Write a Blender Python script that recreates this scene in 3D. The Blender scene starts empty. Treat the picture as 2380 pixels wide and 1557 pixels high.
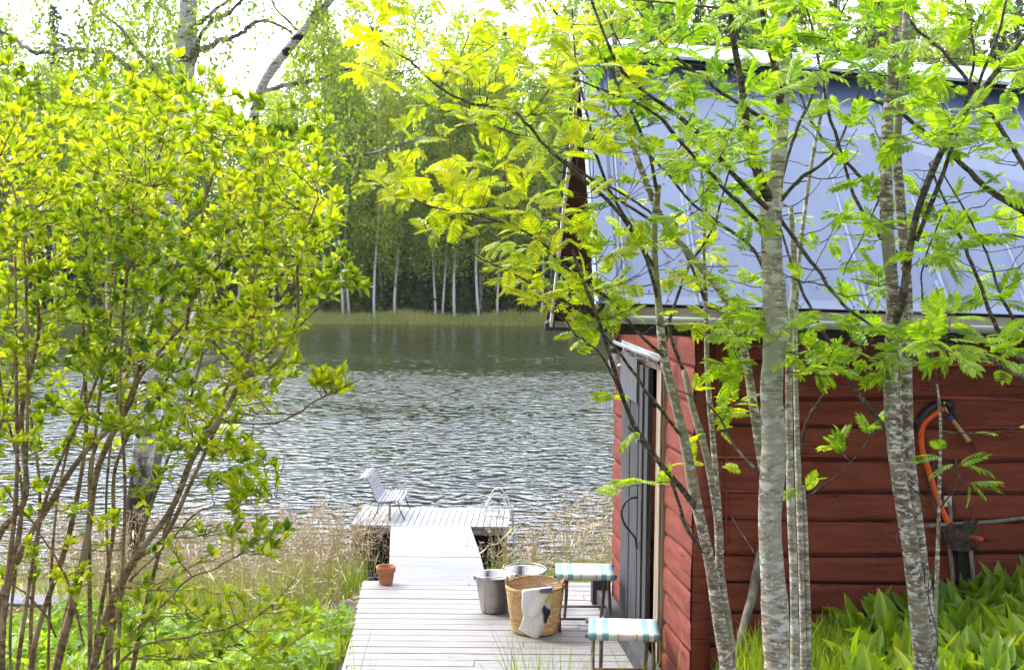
import bpy, math, random
import numpy as np
from mathutils import Vector, Matrix, Euler
R = math.radians
random.seed(7); rng = np.random.default_rng(11)
scene = bpy.context.scene
col = scene.collection

# ------------------------------------------------------------------ camera, sky, sun, exposure
CAM_Z, FPX, CX, CY = 2.71, 3000.0, 1190.0, 778.5
PITCH, ROLL = math.atan(178.5 / FPX), R(0.5)
cam_d = bpy.data.cameras.new('camera'); cam = bpy.data.objects.new('camera', cam_d); col.objects.link(cam)
CAM_R = (Euler((math.pi / 2 - PITCH, 0, 0)).to_matrix() @ Matrix.Rotation(ROLL, 3, 'Z'))
cam.matrix_world = Matrix.Translation((0, 0, CAM_Z)) @ CAM_R.to_4x4()
cam_d.sensor_width = 36; cam_d.lens = 36 * FPX / 2380; cam_d.clip_start = .05; cam_d.clip_end = 1500
cam_d.dof.use_dof = True; cam_d.dof.focus_distance = 8.5; cam_d.dof.aperture_fstop = 9.0
scene.camera = cam
scene.cycles.diffuse_bounces = 7; scene.cycles.transmission_bounces = 10; scene.cycles.max_bounces = 12
scene.view_settings.view_transform = 'Standard'; scene.view_settings.look = 'None'
scene.view_settings.exposure = 0.30; scene.view_settings.gamma = 1

SUN_EL, SUN_AZ = R(48), R(-66)          # azimuth from +Y towards +X: the sun stands over the lake, to the left
w = bpy.data.worlds.new('World'); scene.world = w; w.use_nodes = True
nt = w.node_tree; nt.nodes.clear()
out = nt.nodes.new('ShaderNodeOutputWorld'); bg = nt.nodes.new('ShaderNodeBackground')
sky = nt.nodes.new('ShaderNodeTexSky'); sky.sky_type = 'NISHITA'; sky.sun_disc = False
sky.sun_elevation = SUN_EL; sky.sun_rotation = SUN_AZ; sky.air_density = 1.0; sky.dust_density = 3.0
bg.inputs[1].default_value = 0.10
tc = nt.nodes.new('ShaderNodeTexCoord'); mp = nt.nodes.new('ShaderNodeMapping'); mp.inputs['Scale'].default_value = (1, 1, 3)
nz = nt.nodes.new('ShaderNodeTexNoise'); nz.inputs['Scale'].default_value = 1.6; nz.inputs['Detail'].default_value = 5
cr = nt.nodes.new('ShaderNodeValToRGB'); cr.color_ramp.elements[0].position = .3; cr.color_ramp.elements[1].position = .7
cr.color_ramp.elements[0].color = (.62, .62, .62, 1); cr.color_ramp.elements[1].color = (.92, .92, .92, 1)
mx = nt.nodes.new('ShaderNodeMix'); mx.data_type = 'RGBA'; mx.inputs[7].default_value = (8.7, 9.2, 10.7, 1)
L = nt.links.new
L(tc.outputs['Generated'], mp.inputs[0]); L(mp.outputs[0], nz.inputs['Vector']); L(nz.outputs[0], cr.inputs[0])
vd = nt.nodes.new('ShaderNodeVectorMath'); vd.operation = 'DOT_PRODUCT'
vd.inputs[1].default_value = (math.sin(R(-12)) * math.cos(R(38)), math.cos(R(-12)) * math.cos(R(38)), math.sin(R(38)))
gm = nt.nodes.new('ShaderNodeMapRange'); gm.interpolation_type = 'SMOOTHSTEP'
gm.inputs[1].default_value = .45; gm.inputs[2].default_value = .98; gm.inputs[3].default_value = 1.0; gm.inputs[4].default_value = 7.5  # broad glow added to the sky over the lake to brighten the water
gx_ = nt.nodes.new('ShaderNodeVectorMath'); gx_.operation = 'SCALE'
L(tc.outputs['Generated'], vd.inputs[0]); L(vd.outputs['Value'], gm.inputs[0]); L(gm.outputs[0], gx_.inputs['Scale'])
L(cr.outputs[0], mx.inputs[0]); L(sky.outputs[0], mx.inputs[6]); L(mx.outputs[2], gx_.inputs[0]); L(gx_.outputs[0], bg.inputs[0]); L(bg.outputs[0], out.inputs[0])

sun_d = bpy.data.lights.new('sun', 'SUN'); sun_d.energy = 2.6; sun_d.angle = R(3); sun_d.color = (1, .95, .86)
sun = bpy.data.objects.new('sun', sun_d); col.objects.link(sun)
sdir = Vector((math.sin(SUN_AZ) * math.cos(SUN_EL), math.cos(SUN_AZ) * math.cos(SUN_EL), math.sin(SUN_EL)))
sun.rotation_euler = sdir.to_track_quat('Z', 'Y').to_euler()

# ------------------------------------------------------------------ measuring helpers (2380 px wide copy of the photograph)
def ray(px, py):
    return CAM_R @ Vector(((px - CX) / FPX, -(py - CY) / FPX, -1))
def at(px, py, Y):
    d = ray(px, py); t = Y / d.y
    return Vector((d.x * t, Y, CAM_Z + d.z * t))
def on(px, py, z):
    d = ray(px, py); t = (z - CAM_Z) / d.z
    return Vector((d.x * t, d.y * t, z))
def c2(x, y): return ((824 + x / 2.888) * .9628, (1078 + y / 2.888) * .9628)
def c5(x, y): return ((2150 + x / 2.596) * .9628, (900 + y / 2.596) * .9628)

# ------------------------------------------------------------------ mesh helpers
class MB:
    def __init__(s): s.V = []; s.F = []; s.n = 0
    def add(s, V, F):
        V = np.asarray(V, float).reshape(-1, 3); F = np.asarray(F, int)
        s.V.append(V); s.F.append(F + s.n); s.n += len(V)
    def box(s, c, size, rz=0, rot=None):
        x, y, z = [q / 2 for q in size]
        v = np.array([[a * x, b * y, d * z] for a in (-1, 1) for b in (-1, 1) for d in (-1, 1)])
        m = np.array(rot if rot is not None else Matrix.Rotation(rz, 3, 'Z'))
        v = v @ m.T + np.array(c)
        s.add(v, [[0, 1, 3, 2], [4, 6, 7, 5], [0, 4, 5, 1], [2, 3, 7, 6], [0, 2, 6, 4], [1, 5, 7, 3]])
    def bar(s, a, b, wx, wz, up=(0, 0, 1)):
        a = Vector(a); b = Vector(b); d = (b - a); l = d.length; d.normalize()
        u = Vector(up); sx = d.cross(u).normalized(); u2 = sx.cross(d)
        m = Matrix((sx, d, u2)).transposed()
        s.box((a + b) / 2, (wx, l, wz), rot=m)
    def tube(s, P, r, k=8, closed=False, cap=True):
        P = np.asarray(P, float); n = len(P)
        r = np.broadcast_to(np.asarray(r, float), (n,))
        T = np.gradient(P, axis=0); T /= np.linalg.norm(T, axis=1)[:, None] + 1e-9
        if closed:
            T = np.roll(P, -1, 0) - np.roll(P, 1, 0); T /= np.linalg.norm(T, axis=1)[:, None] + 1e-9
        ref = np.array([0.3, 0.2, 1.0]) if abs(T[:, 2]).mean() < .8 else np.array([1.0, 0.25, 0.1])
        A = np.cross(T, ref); A /= np.linalg.norm(A, axis=1)[:, None] + 1e-9
        B = np.cross(T, A)
        th = np.arange(k) * 2 * math.pi / k
        V = P[:, None] + r[:, None, None] * (A[:, None] * np.cos(th)[None, :, None] + B[:, None] * np.sin(th)[None, :, None])
        V = V.reshape(-1, 3)
        i = np.arange(n - (0 if closed else 1))[:, None]; j = np.arange(k)[None]
        F = np.stack([(i * k + j), (i * k + (j + 1) % k), (((i + 1) % n) * k + (j + 1) % k), (((i + 1) % n) * k + j)], -1).reshape(-1, 4)
        base = s.n; s.add(V, F)
        if cap and not closed:
            s.F.append(np.array([list(range(base + k - 1, base - 1, -1))])); s.F.append(np.array([list(range(base + (n - 1) * k, base + n * k))]))
    def lathe(s, prof, c, k=32):
        prof = np.array(prof, float); n = len(prof); th = np.arange(k) * 2 * math.pi / k
        V = np.stack([prof[:, 0, None] * np.cos(th), prof[:, 0, None] * np.sin(th), np.repeat(prof[:, 1, None], k, 1)], -1).reshape(-1, 3) + np.array(c)
        i = np.arange(n - 1)[:, None]; j = np.arange(k)[None]
        F = np.stack([i * k + j, i * k + (j + 1) % k, (i + 1) * k + (j + 1) % k, (i + 1) * k + j], -1).reshape(-1, 4)
        s.add(V, F)
    def grid(s, P):                       # P (m,n,3)
        P = np.asarray(P, float); m, n = P.shape[:2]
        i = np.arange(m - 1)[:, None]; j = np.arange(n - 1)[None]
        F = np.stack([i * n + j, i * n + j + 1, (i + 1) * n + j + 1, (i + 1) * n + j], -1).reshape(-1, 4)
        s.add(P.reshape(-1, 3), F)
    def inst(s, tv, tf, M, T):            # template copies: M (N,3,3) T (N,3)
        tv = np.asarray(tv, float); tf = np.asarray(tf, int)
        V = np.einsum('nij,vj->nvi', M, tv) + T[:, None]
        F = tf[None] + (np.arange(len(T)) * len(tv))[:, None, None]
        s.add(V.reshape(-1, 3), F.reshape(-1, tf.shape[1]))
    def data(s, name, smooth=False):
        me = bpy.data.meshes.new(name)
        V = np.concatenate(s.V); me.vertices.add(len(V)); me.vertices.foreach_set('co', V.ravel())
        tot = np.concatenate([np.full(len(f), f.shape[1]) for f in s.F])
        idx = np.concatenate([f.ravel() for f in s.F])
        me.loops.add(len(idx)); me.loops.foreach_set('vertex_index', idx)
        me.polygons.add(len(tot)); st = np.concatenate([[0], np.cumsum(tot)[:-1]])
        me.polygons.foreach_set('loop_start', st); me.polygons.foreach_set('loop_total', tot)
        me.update(calc_edges=True); me.validate()
        me.shade_smooth() if smooth else me.shade_flat()
        return me
    def build(s, name, m, parent=None, smooth=False, bevel=0, solid=0):
        me = s.data(name, smooth); me.materials.append(m)
        o = bpy.data.objects.new(name, me); col.objects.link(o)
        if parent: o.parent = parent; o.matrix_parent_inverse = Matrix.Identity(4)
        if solid:
            q = o.modifiers.new('solid', 'SOLIDIFY'); q.thickness = solid; q.offset = -1
        if bevel:
            q = o.modifiers.new('bevel', 'BEVEL'); q.width = bevel; q.segments = 2; q.limit_method = 'ANGLE'
        return o

def tag(o, label=None, cat=None, group=None, kind=None):
    for k, v in (('label', label), ('category', cat), ('group', group), ('kind', kind)):
        if v: o[k] = v
    return o
def empty(name, label, cat, group=None, loc=(0, 0, 0), rz=0):
    o = bpy.data.objects.new(name, None); col.objects.link(o); o.location = loc; o.rotation_euler = (0, 0, rz)
    o.empty_display_size = .1
    return tag(o, label, cat, group)
def copy_tree(o, parent=None):
    c = o.copy(); col.objects.link(c); c.parent = parent
    for ch in [q for q in KIDS.get(o.name, [])]: copy_tree(ch, c)
    return c
KIDS = {}
def reg(o):
    KIDS[o.name] = list(o.children)
    for c in o.children: reg(c)

# ------------------------------------------------------------------ materials
def mat(name, c1, c2=None, rough=.7, metal=0, scale=8, detail=4, stretch=(1, 1, 1), bump=0, bscale=None, spec=.5, ramp=(.35, .65),
        extra=None, coord='Object'):
    m = bpy.data.materials.new(name); m.use_nodes = True; t = m.node_tree; b = t.nodes['Principled BSDF']
    b.inputs['Roughness'].default_value = rough; b.inputs['Metallic'].default_value = metal
    b.inputs['Specular IOR Level'].default_value = spec
    c2 = c2 or c1
    tcn = t.nodes.new('ShaderNodeTexCoord'); mpn = t.nodes.new('ShaderNodeMapping'); mpn.inputs['Scale'].default_value = stretch
    t.links.new(tcn.outputs[coord], mpn.inputs[0])
    n = t.nodes.new('ShaderNodeTexNoise'); n.inputs['Scale'].default_value = scale; n.inputs['Detail'].default_value = detail
    n.inputs['Roughness'].default_value = .62
    t.links.new(mpn.outputs[0], n.inputs['Vector'])
    r = t.nodes.new('ShaderNodeValToRGB'); r.color_ramp.elements[0].position, r.color_ramp.elements[1].position = ramp
    r.color_ramp.elements[0].color = (*c1, 1); r.color_ramp.elements[1].color = (*c2, 1)
    t.links.new(n.outputs[0], r.inputs[0]); t.links.new(r.outputs[0], b.inputs['Base Color'])
    if bump:
        n2 = t.nodes.new('ShaderNodeTexNoise'); n2.inputs['Scale'].default_value = bscale or scale * 2; n2.inputs['Detail'].default_value = 6
        t.links.new(mpn.outputs[0], n2.inputs['Vector'])
        bp = t.nodes.new('ShaderNodeBump'); bp.inputs['Strength'].default_value = 1; bp.inputs['Distance'].default_value = bump
        t.links.new(n2.outputs[0], bp.inputs['Height']); t.links.new(bp.outputs[0], b.inputs['Normal'])
    m['ramp'] = r.name; m['noise'] = n.name; m['map'] = mpn.name
    return m

def mixcol(t, fac, a, b, mode='MIX'):
    q = t.nodes.new('ShaderNodeMix'); q.data_type = 'RGBA'; q.blend_type = mode
    for s_, v in ((0, fac), (6, a), (7, b)):
        if hasattr(v, 'is_linked') or hasattr(v, 'links'): t.links.new(v, q.inputs[s_])
        else: q.inputs[s_].default_value = v if s_ == 0 else (*v, 1)
    return q.outputs[2]

def leaf_mat(name, cols, trans=.5, rough=.42, spec=.35, clump=2.5, tcol=None, vary=False):
    """cols: dark, mid, light ; random per leaf and by clump; light passes through the leaf"""
    m = bpy.data.materials.new(name); m.use_nodes = True; t = m.node_tree; b = t.nodes['Principled BSDF']; o = t.nodes['Material Output']
    g = t.nodes.new('ShaderNodeNewGeometry'); tcn = t.nodes.new('ShaderNodeTexCoord')
    n = t.nodes.new('ShaderNodeTexNoise'); n.inputs['Scale'].default_value = clump; n.inputs['Detail'].default_value = 2
    t.links.new(tcn.outputs['Object'], n.inputs['Vector'])
    ad = t.nodes.new('ShaderNodeMath'); ad.operation = 'MULTIPLY_ADD'; ad.inputs[1].default_value = .55
    t.links.new(g.outputs['Random Per Island'], ad.inputs[0])
    sb = t.nodes.new('ShaderNodeMath'); sb.operation = 'MULTIPLY_ADD'; sb.inputs[1].default_value = 1.1; sb.inputs[2].default_value = -.33
    t.links.new(n.outputs[0], sb.inputs[0]); t.links.new(sb.outputs[0], ad.inputs[2])
    r = t.nodes.new('ShaderNodeValToRGB'); e = r.color_ramp.elements
    e[0].position = .1; e[0].color = (*cols[0], 1); e[1].position = .9; e[1].color = (*cols[2], 1)
    q = e.new(.5); q.color = (*cols[1], 1)
    t.links.new(ad.outputs[0], r.inputs[0]); leafcol = r.outputs[0]
    if vary:
        oi = t.nodes.new('ShaderNodeObjectInfo'); vr = t.nodes.new('ShaderNodeValToRGB'); ve = vr.color_ramp.elements
        ve[0].color = (.62, .72, .62, 1); ve[1].color = (1.25, 1.12, .9, 1); vm = ve.new(.5); vm.color = (.95, 1.0, .95, 1)
        t.links.new(oi.outputs['Random'], vr.inputs[0]); leafcol = mixcol(t, 1.0, leafcol, vr.outputs[0], 'MULTIPLY')
    t.links.new(leafcol, b.inputs['Base Color'])
    b.inputs['Roughness'].default_value = rough; b.inputs['Specular IOR Level'].default_value = spec
    tr = t.nodes.new('ShaderNodeBsdfTranslucent')
    tint = mixcol(t, 1.0, leafcol, tcol or (1.5, 1.35, .45), 'MULTIPLY')
    t.links.new(tint, tr.inputs[0])
    ms = t.nodes.new('ShaderNodeMixShader'); ms.inputs[0].default_value = trans
    t.links.new(b.outputs[0], ms.inputs[1]); t.links.new(tr.outputs[0], ms.inputs[2]); t.links.new(ms.outputs[0], o.inputs[0])
    return m

def bark_mat(name, base, dark, patch, pscale=(6, 6, 14), pr=(.5, .58), dr=(.45, .6), bump=.004, moss=None, foot=None):
    m = bpy.data.materials.new(name); m.use_nodes = True; t = m.node_tree; b = t.nodes['Principled BSDF']
    b.inputs['Roughness'].default_value = .85; b.inputs['Specular IOR Level'].default_value = .2
    tcn = t.nodes.new('ShaderNodeTexCoord')
    def noise(sc, st, det=4, off=0):
        mpn = t.nodes.new('ShaderNodeMapping'); mpn.inputs['Scale'].default_value = st; mpn.inputs['Location'].default_value = (off, off, off)
        n = t.nodes.new('ShaderNodeTexNoise'); n.inputs['Scale'].default_value = sc; n.inputs['Detail'].default_value = det
        t.links.new(tcn.outputs['Object'], mpn.inputs[0]); t.links.new(mpn.outputs[0], n.inputs['Vector']); return n.outputs[0]
    def ramp(o, p0, p1):
        r = t.nodes.new('ShaderNodeMapRange'); r.inputs[1].default_value = p0; r.inputs[2].default_value = p1
        t.links.new(o, r.inputs[0]); return r.outputs[0]
    c = mixcol(t, ramp(noise(1.0, (18, 18, 70), 3, 3), *dr), base, dark)
    c = mixcol(t, ramp(noise(1.0, pscale, 5), *pr), c, patch)
    c = mixcol(t, ramp(noise(1.0, (45, 45, 70), 2, 9), .6, .66), c, tuple(q * 1.05 for q in patch))
    if moss: c = mixcol(t, ramp(noise(1.0, (5, 5, 2.5), 4, 20), .52, .68), c, moss)
    if foot:
        sx = t.nodes.new('ShaderNodeSeparateXYZ'); t.links.new(tcn.outputs['Object'], sx.inputs[0])
        ad = t.nodes.new('ShaderNodeMath'); ad.operation = 'MULTIPLY_ADD'; ad.inputs[1].default_value = 2.2; t.links.new(noise(1.0, (9, 9, 5), 4, 33), ad.inputs[0]); t.links.new(sx.outputs[2], ad.inputs[2])
        c = mixcol(t, ramp(ad.outputs[0], foot[1], foot[0]), c, (.05, .04, .04))
    t.links.new(c, b.inputs['Base Color'])
    bp = t.nodes.new('ShaderNodeBump'); bp.inputs['Distance'].default_value = bump
    t.links.new(noise(1.0, (30, 30, 60), 6, 1), bp.inputs['Height']); t.links.new(bp.outputs[0], b.inputs['Normal'])
    return m

M = {}
M['deck'] = mat('weathered_deck_wood', (.215, .200, .185), (.345, .328, .308), rough=.75, scale=3, detail=8, stretch=(1.2, 22, 8), bump=.0015, bscale=4, spec=.3)
M['deckY'] = mat('pier_plank_wood', (.27, .262, .255), (.40, .39, .38), rough=.7, scale=3, detail=8, stretch=(22, 1.2, 8), bump=.0015, bscale=4, spec=.3)
M['ply'] = mat('white_boarding', (.20, .194, .188), (.31, .302, .295), rough=.7, scale=3, detail=8, stretch=(2, 16, 4), spec=.3)
M['beam'] = mat('pale_beam', (.28, .24, .19), (.42, .37, .30), rough=.8, scale=4, stretch=(1, 8, 8), bump=.002)
M['dark_void'] = mat('near_black_timber', (.010, .009, .009), (.03, .026, .022), rough=.8, scale=5)  # near-black timber, also colours the painted shade strip under the eave
M['grey_wood'] = mat('grey_door_wood', (.022, .023, .025), (.085, .087, .092), rough=.8, scale=2.4, detail=9, stretch=(16, 16, .9), bump=.006, bscale=5, ramp=(.32, .7))
M['raw_wood'] = mat('raw_jamb_wood', (.22, .15, .09), (.42, .34, .25), rough=.75, scale=2.5, detail=7, stretch=(10, 10, .8), bump=.002)
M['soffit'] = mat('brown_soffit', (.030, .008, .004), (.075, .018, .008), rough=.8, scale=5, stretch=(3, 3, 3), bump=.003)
M['roof'] = mat('blue_grey_sheet_metal', (.105, .145, .26), (.145, .195, .325), rough=.4, scale=1.6, detail=9, stretch=(2.2, .5, .5), ramp=(.25, .6), spec=.5)
M['trim_blue'] = mat('pale_blue_trim', (.42, .50, .60), (.52, .6, .7), rough=.4, scale=3)
M['black'] = mat('black_metal', (.012, .013, .016), (.03, .032, .036), rough=.45, scale=9)
M['gutter'] = mat('grey_gutter', (.35, .38, .40), (.5, .53, .56), rough=.4, scale=6)
M['beige'] = mat('beige_fascia', (.26, .23, .16), (.38, .35, .26), rough=.7, scale=5, stretch=(.6, 3, 3))
M['white_paint'] = mat('white_paint', (.62, .60, .58), (.8, .79, .77), rough=.6, scale=7)
M['steel'] = mat('brushed_steel', (.40, .37, .345), (.50, .47, .45), rough=.24, metal=1, scale=5, stretch=(1, 1, 10))
M['white_rail'] = mat('white_enamel', (.6, .6, .62), (.7, .7, .7), rough=.3, scale=5)
M['terra'] = mat('terracotta', (.40, .14, .06), (.56, .24, .12), rough=.85, scale=9, detail=6, bump=.001)
M['stool_wood'] = mat('brown_stool_wood', (.07, .035, .02), (.20, .12, .075), rough=.6, scale=4, stretch=(6, 6, 1.2), bump=.001)
M['rope'] = mat('dry_net_cord', (.06, .05, .04), (.14, .12, .10), rough=.9, scale=30)
M['orange'] = mat('orange_plastic', (.85, .09, .01), (.92, .13, .015), rough=.35, scale=12)
M['handle_wood'] = mat('turned_handle_wood', (.45, .24, .09), (.62, .37, .17), rough=.5, scale=6, stretch=(5, 5, 1))
M['blue'] = mat('blue_plastic', (.01, .09, .50), rough=.4)
M['old_pole'] = mat('old_grey_pole', (.13, .11, .09), (.34, .31, .27), rough=.85, scale=5, stretch=(6, 6, 1.5), bump=.003)
M['slate'] = mat('slate_board', (.10, .085, .12), (.17, .15, .19), rough=.7, scale=4)
M['rock'] = mat('rock', (.16, .12, .11), (.42, .36, .34), rough=.9, scale=7, detail=8, bump=.015)
M['reed'] = mat('dry_reed', (.46, .37, .20), (.66, .56, .34), rough=.85, scale=2.0)
M['plume'] = mat('reed_plume', (.42, .32, .22), (.62, .51, .38), rough=.95, scale=3)
M['dandelion'] = mat('dandelion_yellow', (.85, .55, .0), (.95, .7, .02), rough=.8, scale=40)

def red_paint():
    m = mat('falu_red_timber', (.180, .044, .028), (.265, .068, .047), rough=.85, scale=2.2, detail=8, stretch=(1.6, 1.6, 9), bump=.005, bscale=2.6, spec=.2)
    t = m.node_tree; b = t.nodes['Principled BSDF']; r = t.nodes[m['ramp']]; mpn = t.nodes[m['map']]
    # drying cracks along the grain
    mp2 = t.nodes.new('ShaderNodeMapping'); mp2.inputs['Scale'].default_value = (.8, .8, 20)
    tcn = t.nodes.new('ShaderNodeTexCoord'); t.links.new(tcn.outputs['Object'], mp2.inputs[0])
    n = t.nodes.new('ShaderNodeTexNoise'); n.inputs['Scale'].default_value = 1.5; n.inputs['Detail'].default_value = 3
    t.links.new(mp2.outputs[0], n.inputs['Vector'])
    ab = t.nodes.new('ShaderNodeMath'); ab.operation = 'SUBTRACT'; ab.inputs[1].default_value = .5; t.links.new(n.outputs[0], ab.inputs[0])
    aa = t.nodes.new('ShaderNodeMath'); aa.operation = 'ABSOLUTE'; t.links.new(ab.outputs[0], aa.inputs[0])
    mr = t.nodes.new('ShaderNodeMapRange'); mr.inputs[1].default_value = .003; mr.inputs[2].default_value = .010
    t.links.new(aa.outputs[0], mr.inputs[0])
    n3 = t.nodes.new('ShaderNodeTexNoise'); n3.inputs['Scale'].default_value = 2.3; t.links.new(tcn.outputs['Object'], n3.inputs['Vector'])
    m3 = t.nodes.new('ShaderNodeMapRange'); m3.inputs[1].default_value = .5; m3.inputs[2].default_value = .56; t.links.new(n3.outputs[0], m3.inputs[0])
    mxx = t.nodes.new('ShaderNodeMath'); mxx.operation = 'MAXIMUM'; t.links.new(mr.outputs[0], mxx.inputs[0])
    iv = t.nodes.new('ShaderNodeMath'); iv.operation = 'SUBTRACT'; iv.inputs[0].default_value = 1; t.links.new(m3.outputs[0], iv.inputs[1])
    t.links.new(iv.outputs[0], mxx.inputs[1])
    c = mixcol(t, mxx.outputs[0], (.025, .008, .006), r.outputs[0])
    t.links.new(c, b.inputs['Base Color'])
    return m
M['red'] = red_paint()
M['joint_shade'] = mat('log_joint_shade', (.010, .006, .005), (.035, .016, .012), rough=.95, scale=14)  # near-black colour paints the shade into the log slots and ledges
M['rowan_bark'] = bark_mat('rowan_bark', (.30, .255, .20), (.14, .108, .082), (.66, .66, .61), pscale=(22, 22, 58), pr=(.53, .62), moss=(.30, .29, .20))
M['smooth_bark'] = bark_mat('smooth_rowan_bark', (.42, .375, .32), (.21, .165, .125), (.68, .68, .65), pscale=(13, 13, 34), pr=(.52, .60), dr=(.47, .62), moss=(.38, .40, .33))
M['branch_bark'] = bark_mat('branch_bark', (.105, .085, .068), (.045, .036, .03), (.20, .19, .16), pscale=(20, 20, 20), pr=(.56, .66), bump=.002)
M['bush_bark'] = bark_mat('bush_bark', (.24, .165, .09), (.12, .08, .045), (.36, .28, .18), pscale=(12, 12, 6), pr=(.52, .62), bump=.003)
M['birch_bark'] = bark_mat('birch_bark', (.66, .65, .67), (.42, .40, .42), (.04, .035, .035), pscale=(4, 4, 11), pr=(.56, .61), bump=.004, foot=(1.35, 2.1))
M['birch_base'] = bark_mat('birch_limb_bark', (.22, .20, .20), (.07, .06, .06), (.45, .44, .44), pscale=(7, 7, 12), pr=(.54, .6), bump=.006)
M['far_birch'] = mat('far_birch_bark', (.16, .15, .14), (.85, .84, .85), rough=.8, scale=2, stretch=(1, 1, 2.2), ramp=(.30, .38))
M['far_trunk'] = mat('far_dark_bark', (.03, .022, .018), (.10, .07, .05), rough=.9, scale=3)

M['bush_leaf'] = leaf_mat('bush_leaf', ((.06, .15, .012), (.35, .46, .02), (.74, .73, .03)), trans=.52, rough=.24, spec=.9, tcol=(1.3, 1.3, .3), clump=1.8)
M['rowan_leaf'] = leaf_mat('rowan_leaf', ((.09, .20, .018), (.28, .43, .022), (.56, .66, .035)), trans=.55, rough=.4, spec=.5, tcol=(1.25, 1.35, .4), clump=1.3)
M['rowan_leaf_yellow'] = leaf_mat('rowan_leaf_yellow', ((.14, .27, .02), (.42, .50, .024), (.74, .70, .03)), trans=.55, rough=.4, spec=.5, tcol=(1.25, 1.3, .35), clump=1.3)
M['birch_leaf'] = leaf_mat('birch_leaf', ((.12, .22, .02), (.25, .38, .03), (.42, .52, .05)), trans=.55, rough=.45, clump=.8)
M['far_leaf'] = leaf_mat('far_birch_leaf', ((.22, .32, .08), (.40, .52, .11), (.58, .68, .15)), trans=.5, rough=.6, clump=.35, vary=True)
M['far_spruce'] = leaf_mat('far_spruce_needles', ((.05, .085, .03), (.10, .16, .045), (.18, .25, .06)), trans=.3, rough=.7, clump=.35, vary=True)
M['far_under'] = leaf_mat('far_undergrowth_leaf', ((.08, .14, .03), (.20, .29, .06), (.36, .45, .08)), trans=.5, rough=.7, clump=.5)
M['grass'] = leaf_mat('grass_blade', ((.09, .17, .02), (.20, .31, .03), (.40, .45, .08)), trans=.5, rough=.5, clump=1.2)
M['far_grass'] = leaf_mat('shore_grass_blade', ((.42, .48, .15), (.58, .62, .24), (.74, .72, .42)), trans=.5, rough=.7, clump=.4)
M['lily'] = leaf_mat('broad_leaf', ((.12, .24, .02), (.24, .40, .03), (.42, .52, .05)), trans=.5, rough=.36, spec=.5, clump=1.5)

def water_mat():
    m = bpy.data.materials.new('lake_water'); m.use_nodes = True; t = m.node_tree; b = t.nodes['Principled BSDF']
    b.inputs['Base Color'].default_value = (.009, .012, .012, 1); b.inputs['Roughness'].default_value = .03
    b.inputs['IOR'].default_value = 1.36; b.inputs['Specular IOR Level'].default_value = .5
    tcn = t.nodes.new('ShaderNodeTexCoord')
    def noise(st, det, off, rot=0):
        q = t.nodes.new('ShaderNodeMapping'); q.inputs['Scale'].default_value = st; q.inputs['Location'].default_value = (off, off, 0)
        q.inputs['Rotation'].default_value = (0, 0, rot)
        n = t.nodes.new('ShaderNodeTexNoise'); n.inputs['Scale'].default_value = 1; n.inputs['Detail'].default_value = det
        t.links.new(tcn.outputs['Object'], q.inputs[0]); t.links.new(q.outputs[0], n.inputs['Vector']); return n.outputs[0]
    a = noise((2.1, 3.0, 1), 1.3, 0, R(8)); c = noise((8.0, 10, 1), 2, 5, R(-10))
    q1 = t.nodes.new('ShaderNodeMath'); q1.operation = 'SUBTRACT'; q1.inputs[1].default_value = .5; t.links.new(a, q1.inputs[0])
    q2 = t.nodes.new('ShaderNodeMath'); q2.operation = 'ABSOLUTE'; t.links.new(q1.outputs[0], q2.inputs[0])
    q3 = t.nodes.new('ShaderNodeMath'); q3.operation = 'MULTIPLY'; q3.inputs[1].default_value = -1.6; t.links.new(q2.outputs[0], q3.inputs[0]); a = q3.outputs[0]
    s1 = t.nodes.new('ShaderNodeMath'); s1.operation = 'MULTIPLY_ADD'; s1.inputs[1].default_value = .16
    t.links.new(c, s1.inputs[0]); t.links.new(a, s1.inputs[2])
    # breeze: calm in the lee of the far trees, rippled nearer, in long patches
    sx = t.nodes.new('ShaderNodeSeparateXYZ'); t.links.new(tcn.outputs['Object'], sx.inputs[0])
    mr = t.nodes.new('ShaderNodeMapRange'); mr.interpolation_type = 'SMOOTHSTEP'
    mr.inputs[1].default_value = 70; mr.inputs[2].default_value = 24; mr.inputs[3].default_value = .22; mr.inputs[4].default_value = 1.0
    t.links.new(sx.outputs[1], mr.inputs[0])
    p = noise((.035, .14, 1), 3, 12)
    pr_ = t.nodes.new('ShaderNodeMapRange'); pr_.inputs[1].default_value = .35; pr_.inputs[2].default_value = .62; pr_.inputs[3].default_value = .5; pr_.inputs[4].default_value = 1.3
    t.links.new(p, pr_.inputs[0])
    k = t.nodes.new('ShaderNodeMath'); k.operation = 'MULTIPLY'; t.links.new(mr.outputs[0], k.inputs[0]); t.links.new(pr_.outputs[0], k.inputs[1])
    h = t.nodes.new('ShaderNodeMath'); h.operation = 'MULTIPLY'; t.links.new(s1.outputs[0], h.inputs[0]); t.links.new(k.outputs[0], h.inputs[1])
    bp = t.nodes.new('ShaderNodeBump'); bp.inputs['Strength'].default_value = 1; bp.inputs['Distance'].default_value = .13
    t.links.new(h.outputs[0], bp.inputs['Height']); t.links.new(bp.outputs[0], b.inputs['Normal'])
    return m
M['water'] = water_mat()

def ground_mat():
    m = mat('ground_soil', (.05, .045, .025), (.13, .12, .06), rough=.95, scale=1.3, detail=8, bump=.03, bscale=6)
    return m
M['ground'] = ground_mat()

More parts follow.
